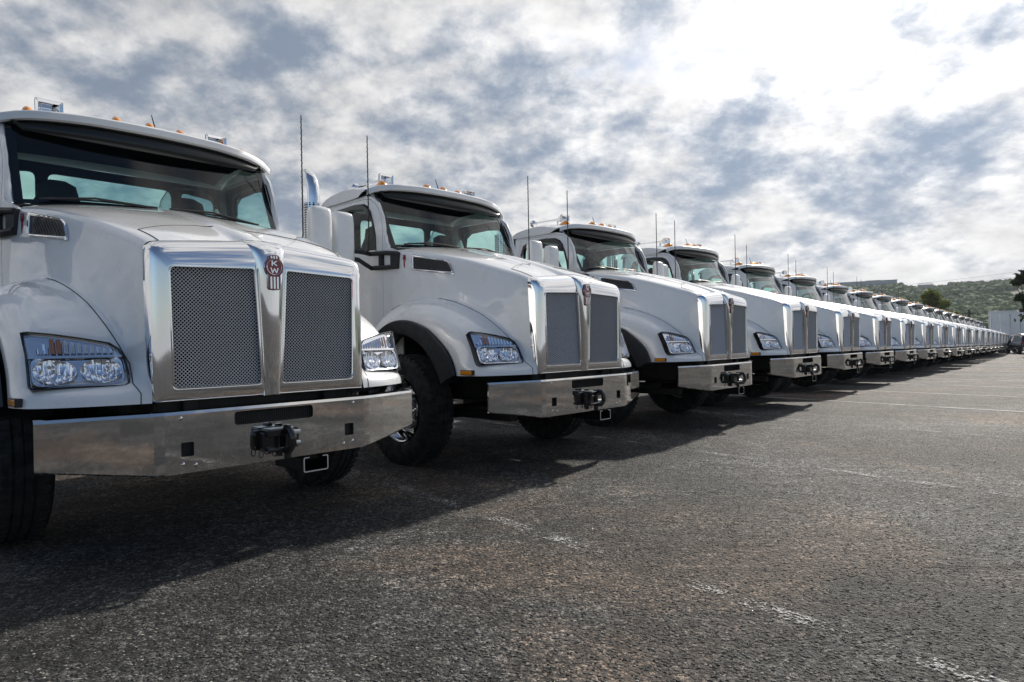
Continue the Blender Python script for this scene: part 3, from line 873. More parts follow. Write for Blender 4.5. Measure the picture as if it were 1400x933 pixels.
    for x in (-.115, -.035, -.015):
        h_ = MB(); c_ = (x, -.05, .555)
        h_.tube([(c_[0] + math.cos(a_ * math.pi / 6) * .013, c_[1], c_[2] + math.sin(a_ * math.pi / 6) * .02) for a_ in range(13)], .003, 5)
        h_.build('chain_ring', M['gloss'], hook, True)
    # receiver channel below
    ch = MB()
    prof = [(.205, .492), (.172, .492), (.166, .484), (.166, .408), (.174, .400), (.326, .400), (.334, .408), (.334, .484), (.328, .492), (.295, .492)]
    ins = [(.205, .486), (.178, .486), (.173, .481), (.173, .411), (.178, .407), (.322, .407), (.327, .411), (.327, .481), (.322, .486), (.295, .486)]
    n_ = len(prof)
    ch.add([(x, -.015, z) for x, z in prof] + [(x, -.015, z) for x, z in ins], [(i, i + 1, n_ + i + 1, n_ + i) for i in range(n_ - 1)])
    chn = ch.build('tow_receiver', M['bright'], root)
    ch = MB(); ch.grid([[(x, -.014, z) for x, z in prof], [(x, .35, z) for x, z in prof]]); ch.grid([[(x, -.014, z) for x, z in ins], [(x, .35, z) for x, z in ins]])
    ch.build('receiver_tube', M['gloss'], chn)

    # ---------------- cab
    def yd(z):  # front taper reference handled by x map
        return 0
    def cx(y, z, off=0.0):
        w = 1.04 if z < 2.15 else 1.04 - .055 * ((z - 2.15) / .6) ** 1.3
        if y < 2.1: w -= .115 * ((2.1 - y) / .44) ** 1.35
        if y > 2.98: w -= .04 * ((y - 2.98) / .1) ** 2
        return w - off
    sideo = [(1.66, .95), (1.66, 2.11), (1.72, 2.145), (1.80, 2.175), (1.845, 2.215), (1.865, 2.40), (1.895, 2.52), (1.97, 2.665), (2.07, 2.745), (2.2, 2.775), (2.95, 2.785), (3.08, 2.75), (3.08, .95)]
    door = [(1.885, 1.0), (1.885, 2.20), (1.895, 2.40), (1.925, 2.52), (1.995, 2.645), (2.09, 2.715), (2.22, 2.738), (2.84, 2.748), (2.89, 2.735), (2.905, 2.69), (2.905, 1.0)]
    win = [(1.965, 2.165), (1.985, 2.32), (2.035, 2.48), (2.10, 2.60), (2.18, 2.652), (2.40, 2.675), (2.68, 2.672), (2.78, 2.64), (2.82, 2.56), (2.825, 2.20), (2.79, 2.165)]
    cuts = [((0, z, 0), (0, 1, 0)) for z in (2.15, 2.3, 2.45, 2.6, 2.7)] + [((y, 0, 0), (1, 0, 0)) for y in (1.75, 1.82, 1.9, 1.98, 2.05, 2.1, 3.0, 3.04)]
    def infl(P, d):
        n = len(P); out = []
        for i in range(n):
            a_, p, b_ = Vector(P[i - 1]), Vector(P[i]), Vector(P[(i + 1) % n])
            t = ((p - a_).normalized() + (b_ - p).normalized()).normalized(); out.append(tuple(p + Vector((-t.y, t.x)) * d))
        return out
    # door outline runs clockwise in (y,z): inflate outward with +d
    cab = None
    for sx in (-1, 1):
        f = lambda u, v: (sx * cx(u, v), u, v)
        o = panel('cab', sideo, [infl(door, .005)], f, M['paint'], root, .02, (-sx, 0, 0), cuts)
        if cab is None: cab = o
        else:
            bm3 = bmesh.new(); bm3.from_mesh(cab.data); bm3.from_mesh(o.data); bm3.to_mesh(cab.data); bm3.free(); bpy.data.objects.remove(o)
    rws = []
    xs = [-1 + 2 * k / 28 for k in range(29)]
    # roof: rows from brow lip to rear
    def yf(x): return 1.845 + .115 * (x / .75) ** 2 + .03 * (x / 1.0) ** 6
    def rz(x, y):
        base = interp([(1.84, 2.900), (1.9, 2.922), (2.0, 2.941), (2.15, 2.955), (2.5, 2.972), (2.8, 2.962), (3.0, 2.925), (3.09, 2.875), (3.12, 2.80)], y)[0]
        return base - .018 * (x / .8) ** 2 - .055 * abs(x / 1.03) ** 9 - (.03 * (x / .9) ** 2 if y < 2.2 else .03 * (x / .9) ** 2 * max(0, (2.5 - y) / .3))
    tv = [-.03, -.02, 0, .012, .04, .10, .2, .32, .45, .6, .75, .86, .93, .975, 1]
    for j, t in enumerate(tv):
        row = []
        for s_ in xs:
            hw = 1.03 if t < .15 else 1.03 - .025 * min(1, (t - .15) / .1)
            x = s_ * hw
            if abs(s_) > .9: x = math.copysign(hw * (.9 + (abs(s_) - .9) * 1.0), s_)
            y0_ = yf(x); tt = max(t, 0); y = y0_ + (3.12 - y0_) * tt
            z = rz(x, y)
            if t == 0: z = rz(x, y0_ + .01) - .012; y = y0_
            if t == -.02: z = rz(x, y0_ + .01) - .058; y = y0_ + .004
            if t == -.03: z = rz(x, y0_ + .01) - .066; y = y0_ + .035
            row.append((x, y, z))
        # side skirt
        dz = .0 if t < 0 else min(1, t / .2)
        e = row[-1]; zl = 2.772 if t > 0 else e[2] - .004
        zs = e[2] * (1 - dz) + zl * dz
        row.append((e[0] - .004 * dz, e[1], min(e[2], zs)))
        e = row[0]; row.insert(0, (e[0] + .004 * dz, e[1], min(e[2], zs)))
        rws.append(row)
    rf = MB().grid(rws); roof = rf.build('roof', M['paint'], root, True, 50, weld=.0002)
    # brow underside
    ub = MB(); ub.grid([[(x * 1.0, yf(x) + .035, rz(x, yf(x) + .01) - .066) for x in [s_ * .99 for s_ in xs]], [(x * .93, yf(x) + .16, min(2.79, rz(x, yf(x)) - .06)) for x in [s_ * .99 for s_ in xs]]])
    ub.build('brow_underside', M['black'], roof, True)
    # windscreen surface
    def ws(x, t, off=0.0):
        z = (2.228 - .04 * (x / .93) ** 2) + (.60) * t; y = 1.735 + .075 * (x / .93) ** 2 + (.285 + .0 * x) * t
        return (x * (1 - .0 * t), y - off * .9, z + off * .43)
    wg = MB(); wg.grid([[ws(-.925 + 1.85 * k / 24, t) for k in range(25)] for t in (0, .2, .4, .6, .8, 1)])
    wsd = wg.build('windshield', M['glass'], root, True, None)
    sl = MB(); sl.grid([[ws(-.935 + 1.87 * k / 24, t, .004) for k in range(25)] for t in (-.02, .035)]); sl.grid([[ws(-.935 + 1.87 * k / 24, t, .004) for k in range(25)] for t in (.90, 1.02)])
    for sg in (-1, 1): sl.grid([[ws(sg * .938, t, .004), ws(sg * .885, t, .004)] for t in (-.02, .2, .4, .6, .8, 1.02)])
    sl.build('windshield_seal', M['frit'], wsd, True)
    # A pillars, cowl
    for sx in (-1, 1):
        ap = []
        for t, ys_, zs_ in ((0, 1.80, 2.175), (.1, 1.848, 2.235), (.3, 1.863, 2.38), (.5, 1.893, 2.515), (.75, 1.968, 2.664), (.93, 2.06, 2.742), (1.02, 2.14, 2.79)):
            w = ws(sx * .93, t); bx = cx(ys_, zs_)
            ap.append([(w[0], w[1] + .01, w[2]), (sx * (.93 * .45 + bx * .55), w[1] * .6 + ys_ * .4 - .004, w[2] * .5 + zs_ * .5), (sx * (bx + .001), ys_ + .002, zs_)])
        MB().grid(ap).build('a_pillar', M['paint'], cab, True, None)
    cw = MB(); cw.grid([[(x, 1.70 + .05 * (x / .93) ** 2, interp(MID, 1.70)[0] - .012 - .075 * (x / .93) ** 2) for x in [s_ * .93 for s_ in xs]], [ws(s_ * .94, -.02, 0) for s_ in xs]])
    cw.build('cowl', M['black'], cab, True)
    # back wall with three windows
    def bw(d): return [rquad([(-.50, 2.30), (.50, 2.30), (.50, 2.70), (-.50, 2.70)], .07, 4), rquad([(.585, 2.30), (.90, 2.30), (.90, 2.66), (.585, 2.70)], .06, 4), rquad([(-.90, 2.30), (-.585, 2.30), (-.585, 2.70), (-.90, 2.66)], .06, 4)]
    bo = [(-1.0, .95), (1.0, .95), (1.0, 2.70), (.97, 2.78), (-.97, 2.78), (-1.0, 2.70)]
    o = panel('back_wall', bo, bw(0), lambda u, v: (u, 3.075, v), M['paint'], cab, 0, smooth=False)
    o = panel('back_wall_liner', bo, bw(0), lambda u, v: (u, 3.045, v), M['dark'], cab, .008, (0, 1, 0), smooth=False)
    for q in bw(0):
        MB().add([(p[0], 3.06, p[1]) for p in q], [tuple(range(len(q)))]).build('rear_window', M['sglass'], cab)
    # doors
    for sx in (-1, 1):
        d = panel('door', door, [win], lambda u, v: (sx * (cx(u, v) + .001), u, v), M['paint'], root, .022, (-sx, 0, 0), cuts)
        panel('door_liner', infl(door, -.01), [infl(win, .004)], lambda u, v: (sx * cx(u, v, .035), u, v), M['dark'], d, .012, (-sx, 0, 0), cuts)
        panel('side_window', infl(win, .01), [], lambda u, v: (sx * cx(u, v, .012), u, v), M['sglass'], d, 0, (0, 0, 0), cuts[:5])
        ring = infl(win, .0); ri = infl(win, -.018)
        MB().grid([[(sx * (cx(*p) + .004), *p) for p in infl(win, .012)], [(sx * (cx(*p) + .005), *p) for p in ring], [(sx * (cx(*p) + .004), *p) for p in ri], [(sx * (cx(*p) - .02), *p) for p in ri]], closed=True).build('window_seal', M['black'], d, True)
        vis = []
        for (y, z) in ((2.06, 2.56), (2.12, 2.635), (2.2, 2.675), (2.4, 2.697), (2.7, 2.692), (2.83, 2.64), (2.87, 2.5)):
            vis.append([(sx * (cx(y, z) + .004), y, z + .012), (sx * (cx(y, z) + .030), y, z - .004), (sx * (cx(y, z) + .036), y + (.02 if y < 2.15 else (-.03 if y > 2.8 else 0)), z - .05)])
        MB().grid(vis).build('rain_guard', M['tint'], d, True)
        h_ = MB(); x_ = cx(2.75, 1.9); h_.box((min(sx * x_, sx * (x_ + .03)), 2.70, 1.93), (max(sx * x_, sx * (x_ + .03)), 2.86, 1.97)); h_.build('door_handle', M['chrome'], d, bevel=.008)
    # interior
    it = MB(); it.box((-.96, 1.80, 1.95), (.96, 2.10, 2.19)); it.build('dashboard', M['dark'], cab, bevel=.04)
    it = MB(); it.box((-.98, 1.75, .95), (.98, 3.04, 1.20)); it.build('cab_floor', M['dark'], cab)
    it = MB(); it.grid([[(s_ * .97, y, rz(s_ * .97, max(y, yf(s_ * .97) + .1)) - .055) for s_ in xs[1:-1]] for y in (2.12, 2.4, 2.8, 3.04)]); it.build('headliner', M['dark'], cab, True)
    for x0 in (.52, -.50):
        sb = MB()
        secs = [(1.55, .25, .12), (1.9, .26, .12), (2.15, .25, .10), (2.33, .20, .085), (2.42, .15, .08), (2.53, .13, .06), (2.57, .06, .03)]
        rows_ = []
        for z, w, dp in secs:
            yc = 2.58 + (z - 1.55) * .14
            rows_.append([(x0 + math.copysign(abs(math.cos(a_)) ** .6, math.cos(a_)) * w, yc + math.copysign(abs(math.sin(a_)) ** .6, math.sin(a_)) * dp, z) for a_ in [2 * math.pi * k / 16 for k in range(16)]])
        sb.grid(rows_, closed=True); sb.f.append(tuple(len(sb.v) - 16 + k for k in range(16)))
        seat = sb.build('seat', M['seat'], cab, True, None)
    # clear protective wrap over the driver seat
    for x0 in (.52,):
        sb = MB(); rows_ = []
        for z, w, dp in ((1.95, .33, .20), (2.15, .33, .19), (2.35, .30, .17), (2.5, .25, .14), (2.6, .19, .10), (2.645, .10, .05)):
            rows_.append([(x0 + math.cos(a_) * w * (1 + .06 * math.sin(a_ * 5 + z * 9)), 2.66 + math.sin(a_) * dp * (1 + .08 * math.sin(a_ * 7 + z * 13)), z) for a_ in [2 * math.pi * k / 30 for k in range(30)]])
        sb.grid(rows_, closed=True); sb.f.append(tuple(len(sb.v) - 30 + k for k in range(30)))
        sb.build('seat_wrap', M['wrap'], cab, True, None)
    sw = MB(); C0 = Vector((.50, 2.26, 2.22)); ax = Matrix.Rotation(R(35), 3, 'X')
    sw.tube([C0 + ax @ Vector((math.cos(a_ * math.pi / 14) * .22, math.sin(a_ * math.pi / 14) * .22, 0)) for a_ in range(29)], .016, 8)
    sw.tube([C0 + ax @ Vector((-.21, 0, -.01)), C0 + ax @ Vector((0, -.02, -.04)), C0 + ax @ Vector((.21, 0, -.01))], .016, 6); sw.tube([C0, C0 + Vector((0, -.35, -.25))], .03, 8)
    sw.build('steering_wheel', M['black'], cab, True)
    # dark sun visor under the brow
    sv = []
    for k in range(31):
        s_ = -1 + k / 15; x = s_ * .905; c = max(0, abs(s_) - .93) / .07
        y0_ = 1.895 + .11 * (x / .75) ** 2; zt = min(2.85, rz(x, yf(x) + .01) - .068); zb = 2.712 + .035 * (x / .86) ** 2 + .05 * c ** 2
        yb = 1.895 + .125 * (x / .86) ** 2
        sv.append([(x, y0_ + .012, zt), (x, y0_, zt - .02), (x, (y0_ + yb) / 2 - .012, (zt + zb) / 2), (x, yb - .003, zb + .01), (x, yb + .008, zb)])
    MB().grid(sv).build('sun_visor', M['tint'], root, True, None)
    # wipers
    for x0, x1 in ((-.80, -.12), (.02, .70)):
        wp = MB(); a_ = Vector(ws(x0, .02, .03)); b_ = Vector(ws(x1, .015, .028)); c_ = Vector(ws(x1 - .35, .055, .035))
        wp.tube([a_, c_, b_], .008, 5); wp.tube([Vector(ws(x1 - .62, .045, .02)), Vector(ws(x1 - .3, .04, .02)), Vector(ws(x1 + .06, .03, .018))], .007, 4)
        wp.build('wiper', M['black'], wsd, True)
    # roof marker lights
    for x, y in ((-.79, 2.17), (-.235, 2.09), (0, 2.08), (.235, 2.09), (.79, 2.17)):
        z = rz(x, y)
        m_ = MB(); rr = []
        for t, w, h in ((-.062, .014, .006), (-.052, .032, .022), (-.025, .040, .034), (.01, .036, .040), (.06, .022, .026), (.12, .010, .010), (.14, .003, .003)):
            rr.append([(x + math.cos(math.pi * k / 8) * w, y + t, z - .008 + math.sin(math.pi * k / 8) * h * 1.75 + rz(x, y + t) - z) for k in range(9)])
        m_.grid(rr); m_.f.append(tuple(range(9)))
        m_.build('roof_marker_light', M['amber'], roof, True, 50)
    # air horns
    for x in (-.628, .628):
        hn = MB(); y = 2.30; z0h = 2.972; w, h = .092, .060; zc = z0h + h
        ro = [(-w, -h), (w, -h), (w, h), (-w, h)]; ri = [(-w * .74, -h * .62), (w * .74, -h * .62), (w * .74, h * .62), (-w * .74, h * .62)]
        lp = [[(x + a_ * .92, y + .035, zc + b_ * .92) for a_, b_ in ro], [(x + a_, y, zc + b_) for a_, b_ in ro], [(x + a_, y + .012, zc + b_) for a_, b_ in ri], [(x + a_ * .5, y + .09, zc + b_ * .5) for a_, b_ in ri]]
        hn.grid(lp, closed=True); hn.f.append(tuple(len(hn.v) - 4 + k for k in range(4)))
        hn.grid([[(x + a_ * .96, y + .03, zc + b_ * .96) for a_, b_ in ro], [(x + a_ * .45, y + .12, zc + b_ * .45) for a_, b_ in ro]], closed=True)
        horn = hn.build('air_horn', M['chrome'], roof, bevel=.004)
        t_ = MB(); t_.tube([(x, y + .10, zc), (x, y + .30, zc + .01), (x, y + .62, zc + .015)], [.030, .018, .014], 10); t_.build('horn_trumpet', M['chrome'], horn, True)
        t_ = MB(); t_.tube([(x, y + .60, zc + .015), (x, y + .63, zc + .015), (x, y + .68, zc + .015)], [.03, .055, .05], 16); t_.tube([(x, y + .65, zc), (x, y + .65, zc - .09)], .014, 6); t_.tube([(x, y + .16, zc), (x, y + .16, zc - .07)], .014, 6)
        t_.build('horn_base', M['chrome'], horn, True)
    a_ = MB(); a_.tube([(.12, 2.29, rz(.12, 2.29) - .01), (.115, 2.30, 3.05), (.10, 2.33, 3.155)], [.012, .006, .004], 6); a_.build('roof_antenna', M['black'], roof, True)

    # ---------------- mirrors
    for sx in (-1, 1):
        zt = 2.50; zb_ = 1.72; xc = 1.435; yc = 1.95
        mr = MB(); rr = []
        for z, sc in ((zb_, .5), (zb_ + .02, .8), (zb_ + .06, .97), (zb_ + .2, 1.0), (2.1, 1.0), (zt - .12, .99), (zt - .04, .95), (zt - .012, .82), (zt, .5)):
            row = []
            for k in range(20):
                a_ = 2 * math.pi * k / 20; c_, s_ = math.cos(a_), math.sin(a_)
                row.append((sx * (xc + math.copysign(abs(c_) ** .45, c_) * .118 * sc), yc + (math.copysign(abs(s_) ** .6, s_) * (.085 if s_ < 0 else .03)) * sc, z))
            rr.append(row)
        mr.grid(rr, closed=True); mr.f.append(tuple(range(20))); mr.f.append(tuple(len(mr.v) - 20 + k for k in range(20)))
        mir = mr.build('mirror', M['paint'], root, True, 60)
        gl_ = MB(); gl_.box((sx * xc - .10, yc + .030, zb_ + .06), (sx * xc + .10, yc + .036, zt - .05)); gl_.build('mirror_glass', M['chrome'], mir, bevel=.02)
        br = MB()
        # bracket frame on the cowl and two arms
        def cs(y, z, o_): return Vector((sx * (cx(y, z) + o_), y, z))
        br.tube([cs(1.67, 2.10, .03), cs(1.80, 2.115, .035), cs(2.0, 2.12, .05), (sx * 1.20, 1.93, 2.12), (sx * 1.34, 1.96, 2.13)], .024, 8)
        br.tube([cs(1.67, 1.97, .03), cs(1.80, 1.965, .035), cs(1.98, 1.97, .05), (sx * 1.17, 1.92, 1.99), (sx * 1.25, 1.94, 2.04), (sx * 1.34, 1.96, 2.05)], .024, 8)
        fx = [cs(1.665, 1.945, .0), cs(1.755, 1.945, .0), cs(1.755, 2.125, .0), cs(1.665, 2.115, .0)]
        fo = [p + Vector((sx * .035, 0, 0)) for p in fx]; br.add(fx + fo, [(0, 1, 2, 3), (7, 6, 5, 4), (0, 1, 5, 4), (1, 2, 6, 5), (2, 3, 7, 6), (3, 0, 4, 7)])
        f2 = [cs(1.86, 1.955, .0), cs(1.895, 1.955, .0), cs(1.895, 2.12, .0), cs(1.86, 2.12, .0)]; fo = [p + Vector((sx * .04, 0, 0)) for p in f2]
        br.add(f2 + fo, [(0, 1, 2, 3), (7, 6, 5, 4), (0, 1, 5, 4), (1, 2, 6, 5), (2, 3, 7, 6), (3, 0, 4, 7)])
        br.build('mirror_bracket', M['black'], mir, True, 40)
        an = MB(); P_ = [(sx * 1.20, 1.82, 2.10 + k * .01) for k in range(3)]
        an.tube([(sx * 1.20, 1.84, 2.12), (sx * 1.20, 1.82, 2.20), (sx * 1.20, 1.82, 3.29)], [.011, .0075, .0048], 6)
        an.tube([(sx * 1.20 + math.cos(k * .9) * .0075, 1.82 + math.sin(k * .9) * .0075, 2.2 + k * .0072) for k in range(0, 150)], .0022, 3, cap=False)
        an.build('whip_antenna', M['black'], mir, True)

    # ---------------- exhaust stack (near side, behind the cab)
    ex_ = MB(); xs_ = -.945; ys_ = 3.36
    ex_.tube([(xs_, ys_, .95), (xs_, ys_, 2.95), (xs_, ys_ + .005, 3.06), (xs_, ys_ + .04, 3.16), (xs_, ys_ + .10, 3.23), (xs_, ys_ + .165, 3.27)], .075, 20, cap=False)
    stk = ex_.build('exhaust_stack', M['chrome'], root, True, None)
    sh = MB(); rr = []
    for z in (1.5, 2.2, 2.88): rr.append([(xs_ + math.cos(R(a_)) * .115, ys_ + math.sin(R(a_)) * .115, z) for a_ in range(-210, 31, 15)])
    sh.grid(rr); sh.build('heat_shield', M['perf'], stk, True)

    # ---------------- wheels and chassis
    def wheel(x_out, y, sx, dual=False, z=.535):
        wd = .30
        t = MB(); xo = x_out
        prof = [(.318, .03), (.345, .005), (.40, -.004), (.46, .0), (.50, .012), (.522, .035), (.530, .05), (.534, .08), (.526, .083), (.526, .093), (.535, .096), (.537, .13), (.528, .133), (.528, .143), (.537, .146), (.537, .18), (.528, .183), (.528, .193), (.535, .196), (.530, .25), (.50, .288), (.40, .30), (.318, .27)]
        t.lathe([(r_, -a_) for r_, a_ in prof], (sx * xo, y, z), 'x', 56, sx)
        ty = t.build('wheel', M['rubber'], root, True, 30)
        lg = MB()
        for k in range(54):
            a_ = 2 * math.pi * k / 54
            for o0, o1, r0 in ((.018, .078, .5365), (.200, .262, .5365)):
                rot = Matrix.Rotation(a_, 3, 'X'); c = Vector((sx * xo, y, z))
                vs = [c + rot @ Vector((-sx * xx, (yy), r_)) for xx, yy, r_ in ((o0, -.019, .50), (o1, -.019, .50), (o1, .019, .50), (o0, .019, .50), (o0 + .008, -.017, r0), (o1, -.017, r0 + .002), (o1, .017, r0 + .002), (o0 + .008, .017, r0))]
                lg.add(vs, [(4, 5, 6, 7), (0, 1, 5, 4), (1, 2, 6, 5), (2, 3, 7, 6), (3, 0, 4, 7)])
        tag(lg.build('tread_block', M['rubber'], ty), kind='stuff')
        for r_ in (.42, .485):
            pass
        rm = MB()
        if not dual:
            rm.lathe([(.3075, .025), (.3075, -.0), (.298, .004), (.288, -.025), (.272, -.05), (.262, -.10), (.25, -.12)], (sx * (xo - .045), y, z), 'x', 48, sx)
            ri = rm.build('rim', M['alu'], ty, True, 50)
            ds = MB(); ds.lathe([(.262, -.10), (.235, -.085), (.215, -.060), (.16, -.045), (.13, -.045)], (sx * (xo - .045), y, z), 'x', 48, sx)
            ds.build('rim_disc', M['alu'], ri, True, 40)
            for k in range(10):
                a_ = 2 * math.pi * (k + .5) / 10; c = Vector((sx * (xo - .118), y + math.cos(a_) * .236, z + math.sin(a_) * .236))
                hh = MB(); hh.lathe([(0, .012), (.025, .012), (.029, .004), (.029, -.01)], c, 'x', 14, sx); hh.build('hand_hole', M['chassis'], ri, True)
                a_ = 2 * math.pi * k / 10; c = Vector((sx * (xo - .09), y + math.cos(a_) * .168, z + math.sin(a_) * .168))
                hh = MB(); hh.lathe([(0, .045), (.012, .043), (.018, .02), (.018, -.01)], c, 'x', 8, sx); hh.build('lug_nut', M['chrome'], ri, True)
            hb = MB(); hb.lathe([(0, .045), (.05, .04), (.085, .03), (.095, .0), (.10, -.03), (.13, -.045)], (sx * (xo - .045), y, z), 'x', 32, sx); hb.build('hub_cap', M['chrome'], ri, True, 40)
        else:
            rm.lathe([(.3075, .02), (.3, 0), (.285, -.14), (.20, -.17), (.12, -.17), (.11, -.05), (0, -.04)], (sx * (xo - .03), y, z), 'x', 32, sx); rm.build('rim', M['alu'], ty, True, 40)
        return ty
    for sx in (-1, 1):
        wheel(1.195, 1.404, sx)
        for y in (5.3, 6.65): wheel(1.20, y, sx, True)
    c_ = MB()
    for sx in (-1, 1):
        c_.box((sx * .43 - .04, .12, .62), (sx * .43 + .04, 7.6, .90))
    c_.box((-.42, .2, .50), (.42, .30, .80)); c_.box((-.42, 3.9, .66), (.42, 4.1, .86)); c_.box((-.42, 7.4, .64), (.42, 7.6, .88)); c_.box((-.86, .10, .62), (.86, .16, .80))
    ch_ = c_.build('frame_rail', M['chassis'], root, bevel=.006, seg=1)
    c_ = MB(); c_.tube([(-.95, 1.404, .50), (-.6, 1.404, .46), (.6, 1.404, .46), (.95, 1.404, .50)], .07, 10)
    c_.build('axle', M['chassis'], ch_, True)
    for y in (5.3, 6.65):
        c_ = MB(); c_.tube([(-.95, y, .535), (-.25, y, .535), (0, y, .535), (.25, y, .535), (.95, y, .535)], [.07, .08, .22, .08, .07], 12)
        c_.build('axle', M['chassis'], ch_, True)
    for sx in (-1, 1):
        c_ = MB(); c_.box((sx * .50 - .05, .5, .42), (sx * .50 + .05, 2.3, .50)); c_.build('leaf_spring', M['chassis'], ch_, bevel=.01)
        c_ = MB(); c_.tube([(sx * .80, 2.25, .66), (sx * .80, 3.5, .66)], .28, 28); tk = c_.build('fuel_tank', M['alu'], root, True, 40)
        c_ = MB()
        for z in (.48, .85): c_.box((min(sx * .98, sx * 1.12), 2.2, z), (max(sx * .98, sx * 1.12), 2.9, z + .035))
        c_.build('cab_step', M['alu'], root, bevel=.005)
    c_ = MB(); c_.box((-.55, 4.7, .92), (.55, 5.9, .98)); c_.build('deck_plate', M['chassis'], ch_, bevel=.01)
    return root


def kids(o): return [c for c in bpy.data.objects if c.parent is o]


def copy_tree(src, tree, parent=None, skip=()):
    c = src.copy(); COL.objects.link(c); c.parent = parent
    for k in tree.get(src.name, ()):
        if k.name.split('.')[0] in skip: continue
        copy_tree(k, tree, c, skip)
    return c


LABELS = [
    'white day cab truck cut off by the left edge, its wire grille nearest the camera',
    'white day cab truck second from the left, chrome front wheel showing past the first bumper',
    'white day cab truck third from the left, its hood intake past the second grille',
    'white day cab truck fourth from the left, front wheel hidden by the third truck',
    'white day cab truck fifth from the left, behind the fourth grille',
    'white day cab truck sixth from the left, seen mostly as hood and grille',
    'white day cab truck seventh from the left, first with its roof near the ridge building',
    'white day cab truck eighth from the left, dark sloping shade on its bumper',
    'white day cab truck ninth from the left, its roof in front of the wooded hill',
    'white day cab truck tenth from the left, just left of the bushy elm',
    'white day cab truck eleventh from the left, roof lights below the bushy elm',
    'white day cab truck twelfth from the left, under the right part of the elm',
    'white day cab truck thirteenth from the left in the long row',
    'white day cab truck fourteenth from the left in the long row',
    'white day cab truck fifteenth from the left, a sliver of hood and grille',
    'white day cab truck sixteenth from the left, near the dark utility pole',
    'white day cab truck seventeenth from the left, fifth from the far end',
    'white day cab truck fourth from the far end of the row',
    'white day cab truck third from the far end of the row',
    'white day cab truck last but one at the far end of the row',
    'white day cab truck at the far end of the row, beside the parked white trailer']
proto = make_truck()
tree = {}
for o in bpy.data.objects:
    if o.parent: tree.setdefault(o.parent.name, []).append(o)
SMALL = ('bolt', 'letter', 'emblem_stripe', 'emblem_crown_mark', 'emblem_edge', 'emblem_ring', 'lug_nut', 'hand_hole', 'chain_ring', 'hole_backing', 'marker_base', 'turn_signal_rib', 'latch_lug')
jit = [0.002, -.007, .010, -.006]
for i, (x, y, a) in enumerate(TRUCKS):
    if i: t = copy_tree(proto, tree, None, () if i < 5 else SMALL)
    else: t = proto
    t.location = (x, y, ground_z(x, y) - (.0 if i else 0)); t.rotation_euler = (0, 0, YAW + (a if i < 4 else random.uniform(-.009, .009)))
    tag(t, LABELS[i], 'truck', 'white trucks parked side by side in a long row')

# ------------------------------------------------------------------ ground
def axis_vals(lo, hi, fine_lo, fine_hi, step, grow=1.25):
    v = list(np.arange(fine_lo, fine_hi + 1e-6, step)); s = step
    x = fine_lo
    while x > lo: s *= grow; x -= s; v.insert(0, max(x, lo))
    s = step; x = fine_hi
    while x < hi: s *= grow; x += s; v.append(min(x, hi))
    return v


gx = axis_vals(-3000, 4000, -10, 60, 1.0); gy = axis_vals(-3000, 6000, -5, 75, 1.0)
gm = MB(); gm.grid([[(x, y, ground_z(x, y)) for x in gx] for y in gy])
tag(gm.build('ground', M['asphalt'], None, True, None, recalc=False), kind='structure')
# painted stall lines: run with the trucks' axis, slightly skewed
k = 0
for i in range(26):
    x0 = 1.37 + 3.15 * i
    y0, y1 = (-4.6, 5.0)
    m = MB(); rws = []
    n = 40
    for j in range(n + 1):
        yy = y0 + (y1 - y0) * j / n; xc = x0 + .135 * (yy - .5)
        row = []
        for w in (-.05, .05):
            X, Y = t1(xc + w, yy); row.append((X, Y, ground_z(X, Y) + .004))
        rws.append(row)
    m.grid(rws)
    o = m.build('parking_line', M['stripe_old'] if i in (0, 1, 2) else M['stripe'], None, False, recalc=False)
    tag(o, kind='structure')

# loose stones
rs = np.random.RandomState(4)
N = 95000
vs = []; fs = []
base = np.array([(1, 0, 0), (-1, 0, 0), (0, 1, 0), (0, -1, 0), (0, 0, 1), (0, 0, -1)], float)
faces = np.array([(0, 2, 4), (2, 1, 4), (1, 3, 4), (3, 0, 4), (2, 0, 5), (1, 2, 5), (3, 1, 5), (0, 3, 5)])
dd = 1.4 + 8.0 * rs.rand(N) ** 1.35
aa = R(-44) + R(88) * rs.rand(N)
X = dd * np.sin(aa); Y = dd * np.cos(aa)
sz = (.0030 + .0095 * rs.rand(N) ** 2.2) * (1 - .05 * dd)
rot = rs.rand(N) * 6.28
V = np.zeros((N, 6, 3))
for q in range(6):
    b = base[q][None] * (0.7 + .6 * rs.rand(N, 3)) * np.array([1, .8, .55]) + rs.randn(N, 3) * .12
    V[:, q, 0] = X + (b[:, 0] * np.cos(rot) - b[:, 1] * np.sin(rot)) * sz
    V[:, q, 1] = Y + (b[:, 0] * np.sin(rot) + b[:, 1] * np.cos(rot)) * sz
    V[:, q, 2] = .001 + (b[:, 2] * .6 - .05) * sz
F = (faces[None] + (np.arange(N) * 6)[:, None, None]).reshape(-1, 3)
me = bpy.data.meshes.new('loose_stones')
me.vertices.add(N * 6); me.vertices.foreach_set('co', V.reshape(-1))
me.loops.add(len(F) * 3); me.loops.foreach_set('vertex_index', F.reshape(-1).astype(np.int32))
me.polygons.add(len(F)); me.polygons.foreach_set('loop_start', np.arange(0, len(F) * 3, 3, dtype=np.int32)); me.polygons.foreach_set('loop_total', np.full(len(F), 3, np.int32))
me.update(calc_edges=True)
tag(link_obj('loose_gravel', me, M['pebble']), kind='stuff')


# ------------------------------------------------------------------ far setting
def polar(az, d): return (math.sin(R(az)) * d, math.cos(R(az)) * d)


